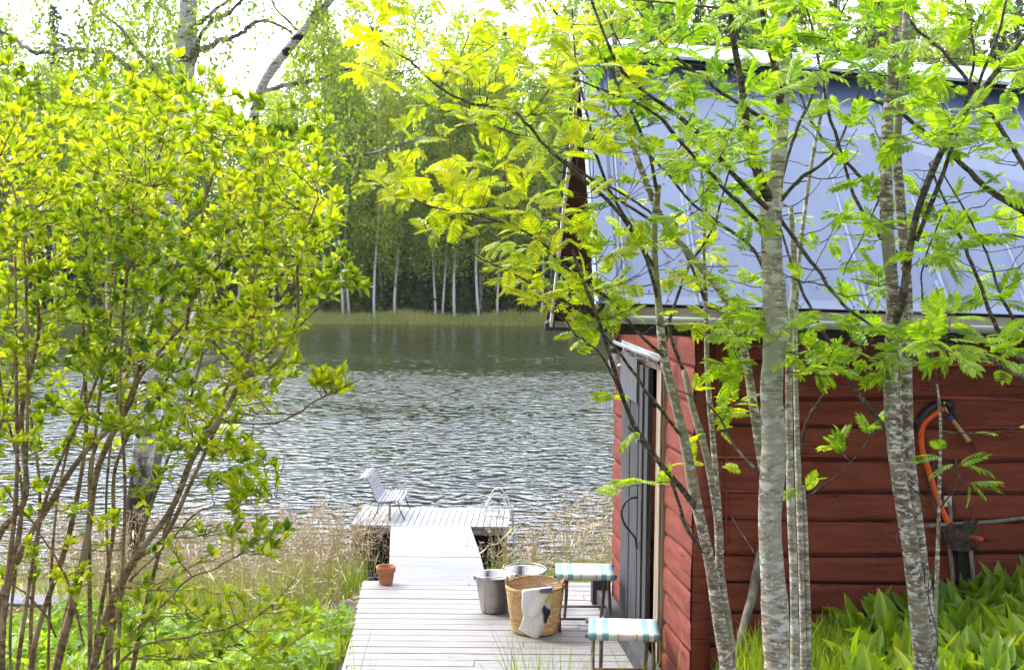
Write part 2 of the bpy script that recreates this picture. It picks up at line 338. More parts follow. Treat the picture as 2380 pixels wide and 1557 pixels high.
# ------------------------------------------------------------------ terrain and lake
WZ = -1.24
def sst(a, b, x):
    t = np.clip((x - a) / (b - a), 0, 1); return t * t * (3 - 2 * t)
PY = [-30, 0, 4, 6, 7, 7.8, 9, 10, 11, 12, 13, 14, 15, 16.5, 19, 60, 73, 75.5, 77, 82, 100, 150, 260, 420]
PZ = [2.5, 1.1, .75, .45, .1, -.15, -.36, -.5, -.62, -.75, -.9, -1.08, -1.26, -1.7, -2.6, -3.2, -2.2, -1.3, -1.12, -.9, .6, 4.5, 8, 10]
def gz(x, y):
    x = np.asarray(x, float); y = np.asarray(y, float)
    z = np.interp(y, PY, PZ)
    right = .5 + .13 * np.clip(x - 1.3, 0, 6)
    k = sst(.95, 1.35, x + (y - 7.4) * .09) * (1 - sst(7.5, 9.5, y))
    z = np.where(y < 12, z * (1 - k) + np.maximum(right, z) * k, z)
    z = z + .04 * np.sin(x * 1.7 + y * .6) * np.cos(y * 1.1 - x * .5) * (1 - sst(60, 80, y))
    return z
def add_ground():
    xs = np.concatenate([np.linspace(-420, -14, 34), np.linspace(-13, 13, 105), np.linspace(14, 420, 34)])
    ys = np.concatenate([np.linspace(-30, -1, 12), np.linspace(0, 20, 81), np.linspace(22, 70, 18), np.linspace(71, 84, 27), np.linspace(88, 420, 34)])
    X, Y = np.meshgrid(xs, ys, indexing='ij'); mb = MB(); mb.grid(np.stack([X, Y, gz(X, Y)], -1)[:, ::-1])
    o = mb.build('ground', M['ground'], smooth=True); tag(o, kind='structure')
add_ground()
mb = MB(); mb.add([[-420, 9, WZ], [420, 9, WZ], [420, 78, WZ], [-420, 78, WZ]], [[0, 1, 2, 3]])
tag(mb.build('water', M['water']), kind='structure')

# ------------------------------------------------------------------ woody plants
def catmull(P, per=8):
    P = np.asarray(P, float); n = len(P)
    if n == 2: return P[0] + (P[1] - P[0]) * np.linspace(0, 1, per + 1)[:, None]
    Q = np.vstack([2 * P[0] - P[1], P, 2 * P[-1] - P[-2]]); out = []
    for i in range(1, n):
        p0, p1, p2, p3 = Q[i - 1], Q[i], Q[i + 1], Q[i + 2]
        for t in np.linspace(0, 1, per, endpoint=False):
            out.append(.5 * (2 * p1 + (p2 - p0) * t + (2 * p0 - 5 * p1 + 4 * p2 - p3) * t * t + (-p0 + 3 * p1 - 3 * p2 + p3) * t ** 3))
    out.append(P[-1]); return np.array(out)

class Plant:
    def __init__(s): s.trunks = []; s.br = MB(); s.P = np.zeros((0, 3)); s.Rd = np.zeros(0); s.tips = []
    def path(s, pts, r0, r1, Y=None, k=8, trunk=False, wob=.0, skel=True, knots=False):
        """pts: (px,py[,Y]) in photo pixels"""
        W = np.array([at(p[0], p[1], p[2] if len(p) > 2 else Y) for p in pts])
        return s.path3(W, r0, r1, k, trunk, wob, skel)
    def path3(s, W, r0, r1, k=8, trunk=False, wob=0, skel=True):
        C = catmull(W, 7)
        n = len(C); t = np.linspace(0, 1, n)
        if wob: C = C + np.cumsum(rng.normal(0, wob, (n, 3)), 0) * np.sin(t * math.pi)[:, None]
        r = r0 + (r1 - r0) * t; r = r * (1 + .06 * np.sin(t * 23 + r0 * 900) + rng.normal(0, .03, n))
        mb = MB() if trunk else s.br
        mb.tube(C, r, k)
        if trunk: s.trunks.append(mb)
        if skel: s.P = np.vstack([s.P, C]); s.Rd = np.concatenate([s.Rd, r])
        return C
    def grow(s, targets, k=5, up=.12, thick=1.0, maxlen=9, lower=1.2, rtip=.0016, wob=.006):
        T = np.asarray(targets, float)
        d0 = np.array([np.min(np.linalg.norm(s.P - q, axis=1)) for q in T]); T = T[np.argsort(d0)]
        for q in T:
            dv = q - s.P; d = np.linalg.norm(dv, axis=1)
            cost = d + lower * np.clip(-dv[:, 2], 0, None) + .15 * (s.Rd < .0022)
            i = int(np.argmin(cost)); p = s.P[i]; l = d[i]
            if l > maxlen or l < .02: continue
            mid = (p + q) / 2 + np.array([0, 0, -up * l]) + rng.normal(0, .05 * l, 3)
            t = np.linspace(0, 1, 7)[:, None]
            C = (1 - t) ** 2 * p + 2 * t * (1 - t) * mid + t * t * q
            C[1:-1] += rng.normal(0, wob, (5, 3)) * min(1, l * 3)
            r0 = min(s.Rd[i] * .75, (.0018 + .0055 * l) * thick); r0 = max(r0, rtip)
            s.br.tube(C, np.linspace(r0, rtip, 7), k, cap=False)
            s.P = np.vstack([s.P, C[1:]]); s.Rd = np.concatenate([s.Rd, np.linspace(r0, rtip, 7)[1:]])
            s.tips.append(C)

def frames(D, N):
    """rotation matrices with local x = D, z near N"""
    D = D / (np.linalg.norm(D, axis=1)[:, None] + 1e-9)
    Yv = np.cross(N, D); Yv /= np.linalg.norm(Yv, axis=1)[:, None] + 1e-9
    Z = np.cross(D, Yv)
    return np.stack([D, Yv, Z], -1)

def simple_leaf(wid=.30, fold=.10, curl=.12, n=3):
    """ovate leaf along x, unit length, folded on its midrib"""
    xs = np.linspace(0, 1, n + 2); V = []; F = []
    for x in xs:
        wv = wid * (math.sin(math.pi * min(1, x ** .8)) ** .8 if 0 < x < 1 else 0)
        z = -curl * x * x
        V.append((x, 0, z - (fold * wv))); V.append((x, wv, z + fold * wv)); V.append((x, -wv, z + fold * wv))
    for i in range(n + 1):
        a, b = 3 * i, 3 * (i + 1)
        F += [[a, b, b + 1, a + 1], [a, a + 2, b + 2, b]]
    return np.array(V), np.array(F)
def pinnate(pairs=6, spread=62, ll=.36, droop=.28, wid=.16):
    V = []; F = []
    def put(base, ang, l, dz, side):
        bx, by, bz = base; c, s_ = math.cos(ang), math.sin(ang)
        pts = [(0, 0, 0), (.35, .5, .04), (.75, .38, .02), (1, 0, -.08), (.75, -.38, .02), (.35, -.5, .04), (.55, 0, -.03)]
        o = len(V)
        for (x, y, z) in pts:
            X = x * l; Yy = y * l * wid * 2; V.append((bx + X * c - Yy * s_, by + X * s_ + Yy * c, bz + z * l * 1.3 + dz * x * l))
        F.extend([[o, o + 6, o + 2, o + 1], [o + 6, o + 3, o + 2, o + 2], [o, o + 5, o + 4, o + 6], [o + 6, o + 4, o + 3, o + 3]])
    for i in range(pairs):
        x = .22 + .72 * i / (pairs - 1) * .92; z = -droop * x * x
        sz = ll * (.78 + .35 * math.sin(math.pi * (i + .8) / (pairs + .6)))
        a = math.radians(spread - 14 * i / pairs)
        put((x, 0, z), a, sz, -.25, 1); put((x, 0, z), -a, sz, -.25, -1)
    put((.90, 0, -droop * .81), 0, ll * .95, -.5, 0)
    o = len(V)
    for x in (0, .45, .9):
        z = -droop * x * x; V.append((x, .008, z)); V.append((x, -.008, z))
    F += [[o, o + 1, o + 3, o + 2], [o + 2, o + 3, o + 5, o + 4]]
    V = np.array(V); F = [f for f in F]
    tri = np.array([[f[0], f[1], f[2]] for f in F if f[2] == f[3]]); quad = np.array([f for f in F if f[2] != f[3]])
    return V, quad, tri
def inst2(mb, V, q, t, Mx, T):
    n0 = mb.n; mb.inst(V, q, Mx, T)
    F = t[None] + (np.arange(len(T)) * len(V))[:, None, None]; mb.F.append(F.reshape(-1, 3) + n0)

def rowan_leaves(mb, tips, n_tip=(3, 6), size=(.085, .14)):
    vars_ = [pinnate(6, 64, .38, .30, .19), pinnate(7, 58, .34, .45, .18), pinnate(5, 50, .44, .15, .20)]
    G = [([], [], []) for _ in vars_]
    for C in tips:
        d = C[-1] - C[-3]; d = d / (np.linalg.norm(d) + 1e-9)
        n = random.randint(*n_tip)
        for i in range(n):
            rd = rng.normal(0, 1, 3); rd[2] *= .55
            D = d * .55 + rd * .62 + np.array([0, 0, .15])
            Nn = np.array([0, -.25, 1]) + rng.normal(0, .38, 3)
            g = G[random.randrange(3)]
            base = C[-1] if i < n - 1 or len(C) < 5 else C[random.randint(3, len(C) - 2)]
            g[0].append(D); g[1].append(Nn); g[2].append((*base, random.uniform(*size)))
    for (V, q, t), g in zip(vars_, G):
        if not g[0]: continue
        Mx = frames(np.array(g[0]), np.array(g[1])); T = np.array(g[2])
        inst2(mb, V, q, t, Mx * T[:, 3][:, None, None], T[:, :3])

def scatter_leaves(mb, tips, per, size, tmpl, up=.3, spread=.8, pairs=True, start=.25):
    D, N, T, S = [], [], [], []
    for C in tips:
        L_ = np.linalg.norm(C[-1] - C[0]); m = max(2, int(round(per * max(L_, .06)))) if per > 8 else int(per)
        for i in range(m):
            t = start + (1 - start) * (i + .5) / m; f = t * (len(C) - 1); a = int(min(f, len(C) - 2)); p = C[a] + (C[a + 1] - C[a]) * (f - a)
            d = C[a + 1] - C[a]; d = d / (np.linalg.norm(d) + 1e-9)
            sd = np.cross(d, rng.normal(0, 1, 3)); sd /= np.linalg.norm(sd) + 1e-9
            for sg in ((1, -1) if pairs else (1,)):
                v = d * .55 + sd * sg * spread + np.array([0, 0, up]) + rng.normal(0, .25, 3)
                D.append(v); N.append(np.array([0, 0, 1]) + rng.normal(0, .45, 3)); T.append(p); S.append(random.uniform(*size))
    V, F = tmpl
    Mx = frames(np.array(D), np.array(N)) * np.array(S)[:, None, None]
    mb.inst(V, F, Mx, np.array(T))

def finish(pl, name, label, cat, bark, brm, leaf_mb, leafm, group=None, trunk_name='trunk', crown='crown'):
    b = pl.P[0]; e = empty(name, label, cat, group)
    for tmb in pl.trunks: tmb.build(trunk_name, bark, e, smooth=True)
    if pl.br.n: pl.br.build('branches', brm, e, smooth=True)
    if leaf_mb is not None: leaf_mb.build(crown, leafm, e)
    return e

def region(n, cx, cy, rx, ry, y0, y1, f=lambda px, py: True):
    o = []
    while len(o) < n:
        a = random.uniform(-1, 1); b = random.uniform(-1, 1)
        if a * a + b * b > 1: continue
        px, py = cx + a * rx, cy + b * ry
        if f(px, py): o.append(np.array(at(px, py, random.uniform(y0, y1))))
    return o

# --- rowans (traced stems; sizes from the photograph)
# middle rowan: the thick grey trunk
def rowan_middle():
    p = Plant()
    g = lambda x: gz(x, 5.6)
    p.path([(1812, 1760), (1806, 1557), (1800, 1400), (1789, 1210), (1799, 1040), (1793, 900), (1803, 760), (1794, 600), (1792, 470)], .059, .047, 5.6, 14, True, .0)
    # fork
    p.path([(1792, 500), (1806, 400), (1818, 250), (1822, 120), (1816, 0), (1810, -160)], .036, .020, 5.6, 10, True)
    p.path([(1796, 480, 5.6), (1768, 420, 5.55), (1740, 330, 5.5), (1724, 200, 5.5), (1700, 60, 5.4), (1690, -120, 5.4)], .024, .010, None, 8)
    p.path([(1818, 260, 5.6), (1800, 150, 5.55), (1776, 60, 5.5), (1760, -60, 5.5)], .02, .009, None, 8)
    B = lambda pts, r0, r1, k=7: p.path(pts, r0 * .82, r1 * .85, None, k, wob=.003)
    B([(1800, 500, 5.6), (1700, 400, 5.4), (1600, 280, 5.2), (1480, 180, 5.0), (1420, 100, 4.8), (1360, -40, 4.8)], .015, .005)
    B([(1802, 560, 5.6), (1720, 470, 5.5), (1640, 380, 5.3), (1540, 270, 5.1), (1430, 220, 5.0), (1330, 180, 4.8)], .012, .004)
    B([(1785, 640, 5.6), (1730, 560, 5.7), (1600, 470, 5.8), (1480, 330, 5.9), (1380, 200, 5.9), (1260, 60, 5.9)], .011, .004)
    B([(1812, 470, 5.6), (1870, 400, 5.6), (1930, 350, 5.7), (1990, 230, 5.8), (2040, 80, 5.8)], .012, .004)
    B([(1805, 500, 5.6), (1900, 620, 5.5), (1960, 700, 5.4), (2030, 760, 5.35)], .012, .007)
    B([(1815, 420, 5.6), (1850, 300, 5.7), (1900, 180, 5.8), (1950, 60, 5.9), (1990, -40, 5.9)], .011, .004)
    B([(1765, 1100, 5.6), (1700, 1030, 5.7), (1640, 940, 5.8), (1560, 900, 5.9)], .010, .003, 6)
    B([(1690, 20, 5.45), (1600, 10, 5.2), (1500, 2, 5.0), (1340, 0, 4.9)], .008, .003, 6)
    B([(1812, 300, 5.6), (1700, 230, 5.3), (1560, 120, 5.2), (1480, 20, 5.1)], .012, .005)
    # side stems behind the trunk
    p.path([(1848, 1740, 5.9), (1846, 1400, 5.9), (1836, 1100, 5.9), (1834, 800, 5.9), (1846, 640, 5.9), (1838, 480, 5.9)], .021, .012, None, 10, True)
    p.path([(1872, 1740, 6.0), (1862, 1300, 6.0), (1852, 1000, 6.0), (1850, 700, 6.05), (1880, 420, 6.1), (1920, 200, 6.1), (1960, -60, 6.1)], .017, .006, None, 9, True)
    p.path([(1885, 1740, 6.0), (1880, 1450, 6.0), (1873, 1230, 6.0), (1868, 1130, 6.0)], .012, .008, None, 8, True)
    B([(1868, 1160, 6.0), (1930, 1110, 5.95), (1990, 1050, 5.9), (2030, 1000, 5.9)], .006, .002, 6)
    B([(1860, 1050, 6.0), (1880, 980, 6.0), (1935, 900, 6.0), (1960, 840, 6.0), (2000, 760, 6.05), (2030, 690, 6.1)], .008, .003, 6)
    B([(1756, 1290, 5.6), (1700, 1200, 5.75)], .004, .002, 5)
    return p
def rowan_left():
    p = Plant(); B = lambda pts, r0, r1, k=7: p.path(pts, r0 * .82, r1 * .85, None, k, wob=.003)
    p.path([(1712, 1760), (1690, 1557), (1668, 1420), (1648, 1300), (1615, 1150), (1590, 1020), (1560, 900), (1542, 820), (1530, 700), (1520, 560), (1530, 430)], .033, .014, 5.9, 11, True)
    p.path([(1712, 1760, 5.95), (1696, 1500, 5.95), (1675, 1340, 5.95), (1668, 1200, 5.95), (1640, 1050, 5.95), (1610, 950, 5.95), (1590, 860, 6.0)], .024, .014, None, 10, True)
    p.path([(1660, 1380, 5.9), (1672, 1250, 6.0), (1660, 1060, 6.1), (1645, 880, 6.1), (1640, 700, 6.1), (1636, 560, 6.1), (1650, 380, 6.1)], .018, .007, None, 9, True)
    p.path([(1618, 1180, 5.9), (1580, 1130, 5.8), (1530, 1070, 5.7), (1480, 1000, 5.6), (1450, 930, 5.5), (1425, 850, 5.4), (1390, 740, 5.3), (1350, 640, 5.2), (1330, 580, 5.2)], .014, .006, None, 8)
    B([(1640, 1290, 5.9), (1608, 1240, 5.9), (1578, 1160, 5.9), (1540, 1100, 5.85), (1480, 1020, 5.8), (1460, 990, 5.8)], .012, .008)
    B([(1590, 1020, 5.9), (1540, 960, 5.8), (1480, 880, 5.7), (1420, 800, 5.5), (1370, 730, 5.4)], .010, .006)
    B([(1370, 735, 5.4), (1280, 680, 5.2), (1200, 640, 5.1), (1120, 600, 5.0), (1020, 555, 4.9), (985, 520, 4.9)], .007, .0025, 6)
    B([(1450, 930, 5.5), (1400, 820, 5.4), (1330, 760, 5.3), (1290, 700, 5.2)], .006, .003, 6)
    B([(1545, 830, 5.9), (1480, 770, 5.7), (1420, 700, 5.5), (1340, 640, 5.4), (1250, 540, 5.2), (1120, 490, 5.0), (1000, 470, 4.9), (870, 430, 4.8)], .010, .003, 7)
    B([(1530, 700, 5.9), (1490, 560, 5.8), (1420, 430, 5.7), (1380, 300, 5.6), (1350, 160, 5.6), (1330, 20, 5.6)], .012, .004)
    B([(1520, 620, 5.9), (1440, 500, 5.7), (1350, 420, 5.5), (1250, 330, 5.3), (1180, 260, 5.2), (1060, 230, 5.1), (960, 150, 5.0), (880, 90, 5.0), (850, 30, 5.0)], .012, .003, 7)
    B([(1525, 520, 5.9), (1400, 440, 5.8), (1290, 360, 5.6), (1150, 290, 5.4), (1020, 300, 5.2)], .009, .003, 6)
    B([(1528, 450, 5.9), (1500, 330, 5.8), (1440, 220, 5.6), (1380, 120, 5.5), (1290, 40, 5.5), (1220, -60, 5.5)], .011, .004)
    B([(1650, 400, 6.1), (1560, 300, 6.1), (1470, 150, 6.0), (1400, 20, 6.0)], .009, .004)
    B([(1640, 700, 6.1), (1580, 560, 6.0), (1500, 480, 5.9), (1400, 420, 5.8), (1300, 400, 5.7)], .010, .004)
    B([(1590, 870, 6.0), (1560, 760, 6.0), (1600, 620, 6.0), (1660, 520, 6.0), (1700, 380, 6.0)], .012, .005)
    # thick leaning stem crossing the roof
    p.path([(1776, 1100, 5.75), (1752, 950, 5.8), (1730, 820, 5.85), (1690, 700, 5.9), (1610, 600, 5.95), (1545, 520, 6.0), (1500, 420, 6.0), (1460, 300, 6.0), (1440, 180, 6.0), (1420, 20, 6.0), (1415, -100, 6.0)], .022, .010, None, 9, True)
    return p
def rowan_right():
    p = Plant(); B = lambda pts, r0, r1, k=7: p.path(pts, r0 * .82, r1 * .85, None, k, wob=.003)
    p.path([(2158, 1760), (2148, 1557), (2120, 1300), (2088, 1100), (2072, 900), (2075, 700), (2060, 500), (2062, 300), (2078, 120), (2090, -140)], .040, .020, 5.4, 12, True)
    p.path([(2168, 1760, 5.5), (2160, 1500, 5.5), (2135, 1250, 5.5), (2112, 1050, 5.5), (2106, 850, 5.5), (2110, 700, 5.5), (2095, 500, 5.5), (2085, 330, 5.5), (2102, 150, 5.5), (2110, -100, 5.5)], .033, .014, None, 11, True)
    p.path([(2075, 760, 5.4), (2098, 690, 5.35), (2130, 500, 5.3), (2200, 330, 5.3), (2290, 200, 5.3), (2370, 100, 5.3), (2430, 0, 5.3)], .019, .008, None, 8)
    p.path([(2172, 1500, 5.3), (2180, 1250, 5.3), (2186, 1000, 5.3), (2178, 890, 5.3)], .009, .005, None, 8, True)
    B([(2178, 890, 5.3), (2150, 700, 5.3), (2160, 600, 5.3), (2190, 500, 5.3)], .006, .003, 6)
    B([(2130, 560, 5.3), (2190, 400, 5.3), (2240, 260, 5.3), (2310, 100, 5.3), (2350, -40, 5.3)], .013, .006)
    B([(2070, 1010, 5.4), (2010, 930, 5.5), (1960, 850, 5.6), (1900, 740, 5.7), (1850, 640, 5.8), (1810, 520, 5.9)], .013, .006)
    B([(2380, 490, 5.6), (2300, 440, 5.6), (2200, 350, 5.6), (2100, 270, 5.6), (2020, 230, 5.6)], .02, .008)
    B([(2460, 560, 5.6), (2380, 490, 5.6)], .021, .019)
    B([(2430, 470, 5.7), (2300, 260, 5.7), (2200, 130, 5.7), (2120, 60, 5.7), (2030, -60, 5.7)], .014, .005)
    B([(2470, 900, 5.2), (2380, 840, 5.2), (2310, 740, 5.25), (2260, 620, 5.3), (2210, 500, 5.4), (2160, 380, 5.5)], .015, .006)
    B([(2460, 860, 5.0), (2340, 720, 5.1), (2280, 560, 5.2), (2190, 400, 5.3)], .010, .004)
    B([(2150, 620, 5.4), (2250, 560, 5.4), (2330, 540, 5.4), (2440, 560, 5.4)], .007, .004, 6)
    B([(2060, 480, 5.4), (1990, 410, 5.5), (1900, 320, 5.6), (1850, 200, 5.7), (1830, 60, 5.7)], .011, .004)
    B([(2058, 430, 5.4), (2000, 560, 5.5), (1960, 640, 5.5)], .006, .002, 5)
    B([(2095, 600, 5.5), (2010, 500, 5.6), (1940, 300, 5.7), (1900, 120, 5.7), (1860, -40, 5.7)], .012, .005)
    B([(2240, 260, 5.3), (2260, 120, 5.3), (2230, -40, 5.3)], .008, .004, 6)
    B([(2186, 1180, 5.3), (2215, 1130, 5.1), (2222, 1050, 5.0)], .005, .002, 5)
    B([(2380, 880, 5.0), (2300, 840, 4.9), (2200, 800, 4.8)], .012, .004)
    for k, (xa, xb, ya, yb, Yk, rr_) in enumerate(((2165, 2183, 1560, 880, 5.28, 13), (2120, 2106, 1350, 900, 5.42, 34), (2160, 2112, 1500, 1050, 5.44, 30))):   # honeysuckle-like bines
        pts = [(xa + (xb - xa) * u + rr_ * math.sin(u * 17 + k), ya + (yb - ya) * u, Yk + .04 * math.cos(u * 17 + k)) for u in np.linspace(0, 1, 15)]
        p.path(pts, .0028, .0018, None, 4, skel=False)
    return p

def rowan_build():
    def bare(p, t): p.grow(t, rtip=.0015); p.tips = []
    left = rowan_left()
    t = []
    t += region(60, 1180, 330, 250, 260, 4.7, 5.8, lambda x, y: y < 620 and x + .2 * y > 960)
    t += region(76, 1300, 150, 330, 220, 4.7, 6.1, lambda x, y: x > 960 - .3 * (200 - y))
    t += region(17, 880, 110, 70, 110, 4.8, 5.3)
    t += region(11, 910, 440, 60, 38, 4.7, 4.95)
    t += region(16, 1120, 480, 130, 50, 4.9, 5.3)
    t += region(35, 1290, 590, 150, 120, 4.9, 5.7)
    t += region(5, 1030, 545, 55, 25, 4.85, 5.0)
    t += region(20, 1400, 700, 90, 60, 5.1, 5.8)
    t += region(36, 1450, 400, 190, 220, 5.3, 6.2)
    t += region(5, 1390, 790, 60, 40, 5.3, 5.6)
    t += [np.array(at(*q)) for q in ((1425, 915, 5.5), (1470, 1005, 5.6), (1475, 1120, 5.7), (1530, 1130, 5.8), (1440, 1135, 5.7), (1360, 800, 5.4), (1345, 770, 5.4), (1610, 910, 5.9), (1720, 935, 5.9), (1690, 960, 5.9), (1670, 1000, 5.9), (1600, 1080, 5.95), (1680, 1085, 6.0))]
    t += region(20, 1620, 620, 100, 160, 5.6, 6.2)
    bare(left, region(35, 1400, 400, 330, 380, 5.0, 6.2))
    left.grow(t, lower=1.2)
    mid = rowan_middle(); t = []
    t += region(91, 1660, 150, 260, 250, 4.6, 6.2)
    t += region(31, 1640, 420, 170, 130, 4.8, 6.1)
    t += region(28, 1900, 180, 150, 220, 5.2, 6.2)
    t += region(20, 1860, 620, 190, 160, 5.2, 6.2)
    t += region(16, 1760, 800, 90, 100, 5.3, 6.0, lambda x, y: not 1775 < x < 1815)
    t += region(22, 1980, 810, 110, 70, 5.3, 5.9)
    t += [np.array(at(*q)) for q in ((2025, 1000, 5.9), (2040, 985, 5.9), (1950, 1045, 5.95), (1870, 1130, 5.9), (1850, 1135, 5.85), (1700, 940, 5.8), (1665, 945, 5.8), (1905, 860, 6.0), (1945, 1040, 5.95))]
    bare(mid, region(35, 1800, 450, 260, 400, 5.3, 6.4))
    mid.grow(t)
    right = rowan_right(); t = []
    t += region(60, 2200, 120, 230, 230, 4.6, 6.0)
    t += region(33, 2180, 400, 220, 160, 5.0, 6.1)
    t += region(22, 2200, 620, 220, 120, 4.9, 6.0)
    t += region(12, 2240, 780, 90, 60, 4.3, 4.8)
    t += region(5, 2330, 830, 60, 60, 4.8, 5.1)
    t += region(5, 2090, 780, 60, 40, 5.0, 5.3)
    t += [np.array(at(*q)) for q in ((2190, 1050, 4.9), (2225, 1075, 4.9), (2360, 995, 5.3), (2250, 1120, 4.85))]
    bare(right, region(45, 2180, 420, 260, 380, 5.0, 6.2))
    right.grow(t)
    for p, lab, dens, sz in ((left, 'slender pale barked rowan with several thin stems beside the red cabin corner and door', (2, 4), (.07, .11)),
                         (mid, 'rowan with the thickest smooth grey trunk, standing in front of the log wall', (2, 4), (.075, .125)),
                         (right, 'rowan with paired lichen spotted stems, in front of the wall where the orange net hangs', (2, 4), (.08, .13))):
        mb = MB(); rowan_leaves(mb, p.tips, dens, sz)
        finish(p, 'rowan_tree', lab, 'tree', M['smooth_bark'] if p is mid else M['rowan_bark'], M['branch_bark'], mb, M['rowan_leaf_yellow'] if p is left else M['rowan_leaf'], 'rowans in front of the cabin')
rowan_build()

# --- the big shrub on the left
def shrub():
    p = Plant()
    T = lambda pts, r0, r1: p.path(pts, r0 * .66, r1 * .6, None, 9, True)
    T([(90, 1760, 5.0), (130, 1557, 5.0), (180, 1360, 5.0), (205, 1230, 5.0), (230, 1080, 5.1), (300, 930, 5.2), (340, 800, 5.2), (400, 640, 5.2), (470, 480, 5.3), (520, 330, 5.3)], .027, .008)
    T([(170, 1760, 4.8), (215, 1557, 4.8), (260, 1400, 4.8), (320, 1290, 4.8), (400, 1180, 4.8), (450, 1060, 4.8), (520, 960, 4.8), (560, 880, 4.8), (590, 760, 4.8), (600, 600, 4.9), (640, 430, 4.9)], .026, .007)
    T([(240, 1760, 5.2), (250, 1500, 5.2), (290, 1330, 5.2), (380, 1250, 5.1), (440, 1130, 5.1), (510, 980, 5.1), (560, 880, 5.1)], .020, .010)
    T([(60, 1760, 5.3), (80, 1500, 5.3), (150, 1280, 5.3), (180, 1150, 5.3), (200, 1000, 5.4), (195, 800, 5.4), (195, 600, 5.4), (240, 420, 5.4)], .022, .007)
    T([(-60, 1760, 4.9), (-10, 1450, 4.9), (50, 1280, 4.9), (110, 1180, 4.9), (190, 1060, 4.9), (290, 960, 4.9), (330, 870, 5.0), (430, 750, 5.0)], .027, .009)
    T([(-90, 1760, 4.7), (-60, 1400, 4.7), (0, 1240, 4.7), (60, 1150, 4.7), (50, 960, 4.8), (90, 760, 4.8), (60, 560, 4.8), (20, 400, 4.8)], .023, .007)
    T([(110, 1760, 5.5), (150, 1450, 5.5), (205, 1250, 5.5), (215, 1060, 5.6), (290, 900, 5.7), (310, 700, 5.7), (330, 500, 5.7), (380, 330, 5.7)], .02, .007)
    T([(200, 1760, 5.6), (225, 1480, 5.6), (262, 1250, 5.6), (270, 1080, 5.6), (350, 930, 5.6), (430, 820, 5.6), (500, 640, 5.6)], .018, .007)
    rs = random.Random(4)
    for k in range(16):                   # thinner shoots of the same stool
        bx = rs.uniform(-80, 300); tx = bx * 1.5 + rs.uniform(-120, 260); Yk = rs.uniform(4.6, 5.8); ty = rs.uniform(350, 700)
        p.path([(bx, 1760, Yk), (bx + (tx - bx) * .12 + rs.uniform(-15, 15), 1450, Yk), (bx + (tx - bx) * .38 + rs.uniform(-35, 35), 1150, Yk), (bx + (tx - bx) * .7 + rs.uniform(-35, 35), 850, Yk), (tx, ty, Yk)], rs.uniform(.007, .012), .004, None, 7, True)
    B = lambda pts, r0, r1: p.path(pts, r0 * .8, r1, None, 6, wob=.003)
    B([(330, 860, 5.2), (420, 790, 5.1), (450, 700, 5.0), (560, 560, 5.0)], .010, .005)
    B([(560, 880, 4.8), (640, 840, 4.7), (680, 740, 4.7), (690, 600, 4.7), (740, 460, 4.7)], .010, .004)
    B([(560, 870, 5.1), (480, 760, 5.1), (460, 640, 5.1)], .008, .004)
    B([(520, 980, 4.8), (640, 980, 4.7), (720, 940, 4.6), (780, 900, 4.6), (838, 880, 4.6)], .0065, .002)
    B([(300, 1350, 4.8), (420, 1240, 4.7), (500, 1180, 4.7), (600, 1170, 4.7), (650, 1155, 4.7)], .006, .002)
    B([(220, 1557, 4.6), (330, 1440, 4.6), (420, 1340, 4.6), (520, 1290, 4.6), (600, 1250, 4.6)], .007, .002)
    B([(230, 1600, 4.5), (330, 1500, 4.4), (500, 1460, 4.4), (620, 1420, 4.4), (690, 1340, 4.4)], .007, .002)
    B([(560, 880, 4.8), (640, 800, 4.7), (740, 700, 4.7), (800, 660, 4.7)], .007, .002)
    B([(130, 1480, 5.0), (100, 1420, 4.9), (0, 1340, 4.8), (-60, 1300, 4.8)], .006, .003)
    B([(195, 1500, 4.9), (160, 1350, 4.8), (90, 1230, 4.8), (10, 1130, 4.7)], .006, .003)
    t = []
    xr = lambda y: np.interp(y, [150, 230, 300, 420, 560, 660, 760, 860, 960, 1040], [440, 600, 720, 780, 800, 800, 700, 700, 620, 560])
    top = lambda x: np.interp(x, [-120, 0, 100, 200, 300, 400, 430, 500, 600, 740, 830], [150, 190, 235, 215, 185, 180, 175, 240, 290, 300, 420])
    n = 0
    while n < 1500:
        px, py = random.uniform(-140, 830), 150 + 900 * random.random() ** 1.15
        if px > xr(py) or py < top(px) + random.random() * 25: continue
        if py > 700 and random.random() < (py - 700) / 800: continue
        t.append(np.array(at(px, py, random.uniform(4.3, 6.1)))); n += 1
    t += region(70, 250, 1180, 330, 250, 4.4, 5.4)
    t += region(30, 560, 1090, 90, 80, 4.5, 5.0) + region(14, 780, 885, 65, 26, 4.5, 4.8) + region(14, 800, 640, 60, 45, 4.5, 4.8)
    t += region(60, 480, 1450, 250, 90, 4.3, 5.0) + region(14, 600, 1260, 80, 50, 4.5, 4.9)
    t += [np.array(at(*q)) for q in ((740, 285, 4.7), (720, 330, 4.7), (765, 290, 4.7), (425, 175, 5.2), (415, 215, 5.2), (640, 1165, 4.7), (645, 1160, 4.7), (20, 140, 4.8), (15, 200, 4.8), (25, 100, 4.8), (300, 185, 5.3))]
    for k in range(34):
        x = random.uniform(-40, 800); y0 = top(x); t += [np.array(at(x, y0 + 10, 5.0)), np.array(at(x + random.uniform(-12, 12), y0 - random.uniform(18, 55), 5.0))]
    p.grow(t, up=.05, lower=.9, rtip=.0018)
    leafy = p.tips; p.tips = []
    p.grow(region(260, 300, 900, 430, 480, 4.4, 5.9), up=.02, lower=.9, rtip=.0016); p.tips = leafy
    mb = MB(); tm = simple_leaf(.26, .22, .22, 2)
    scatter_leaves(mb, p.tips, 21, (.026, .049), tm, up=.45, spread=.75, start=.35)
    # a whorl at each tip
    scatter_leaves(mb, [C[-2:] for C in p.tips], 3, (.034, .056), tm, up=.6, spread=.6, start=.6)
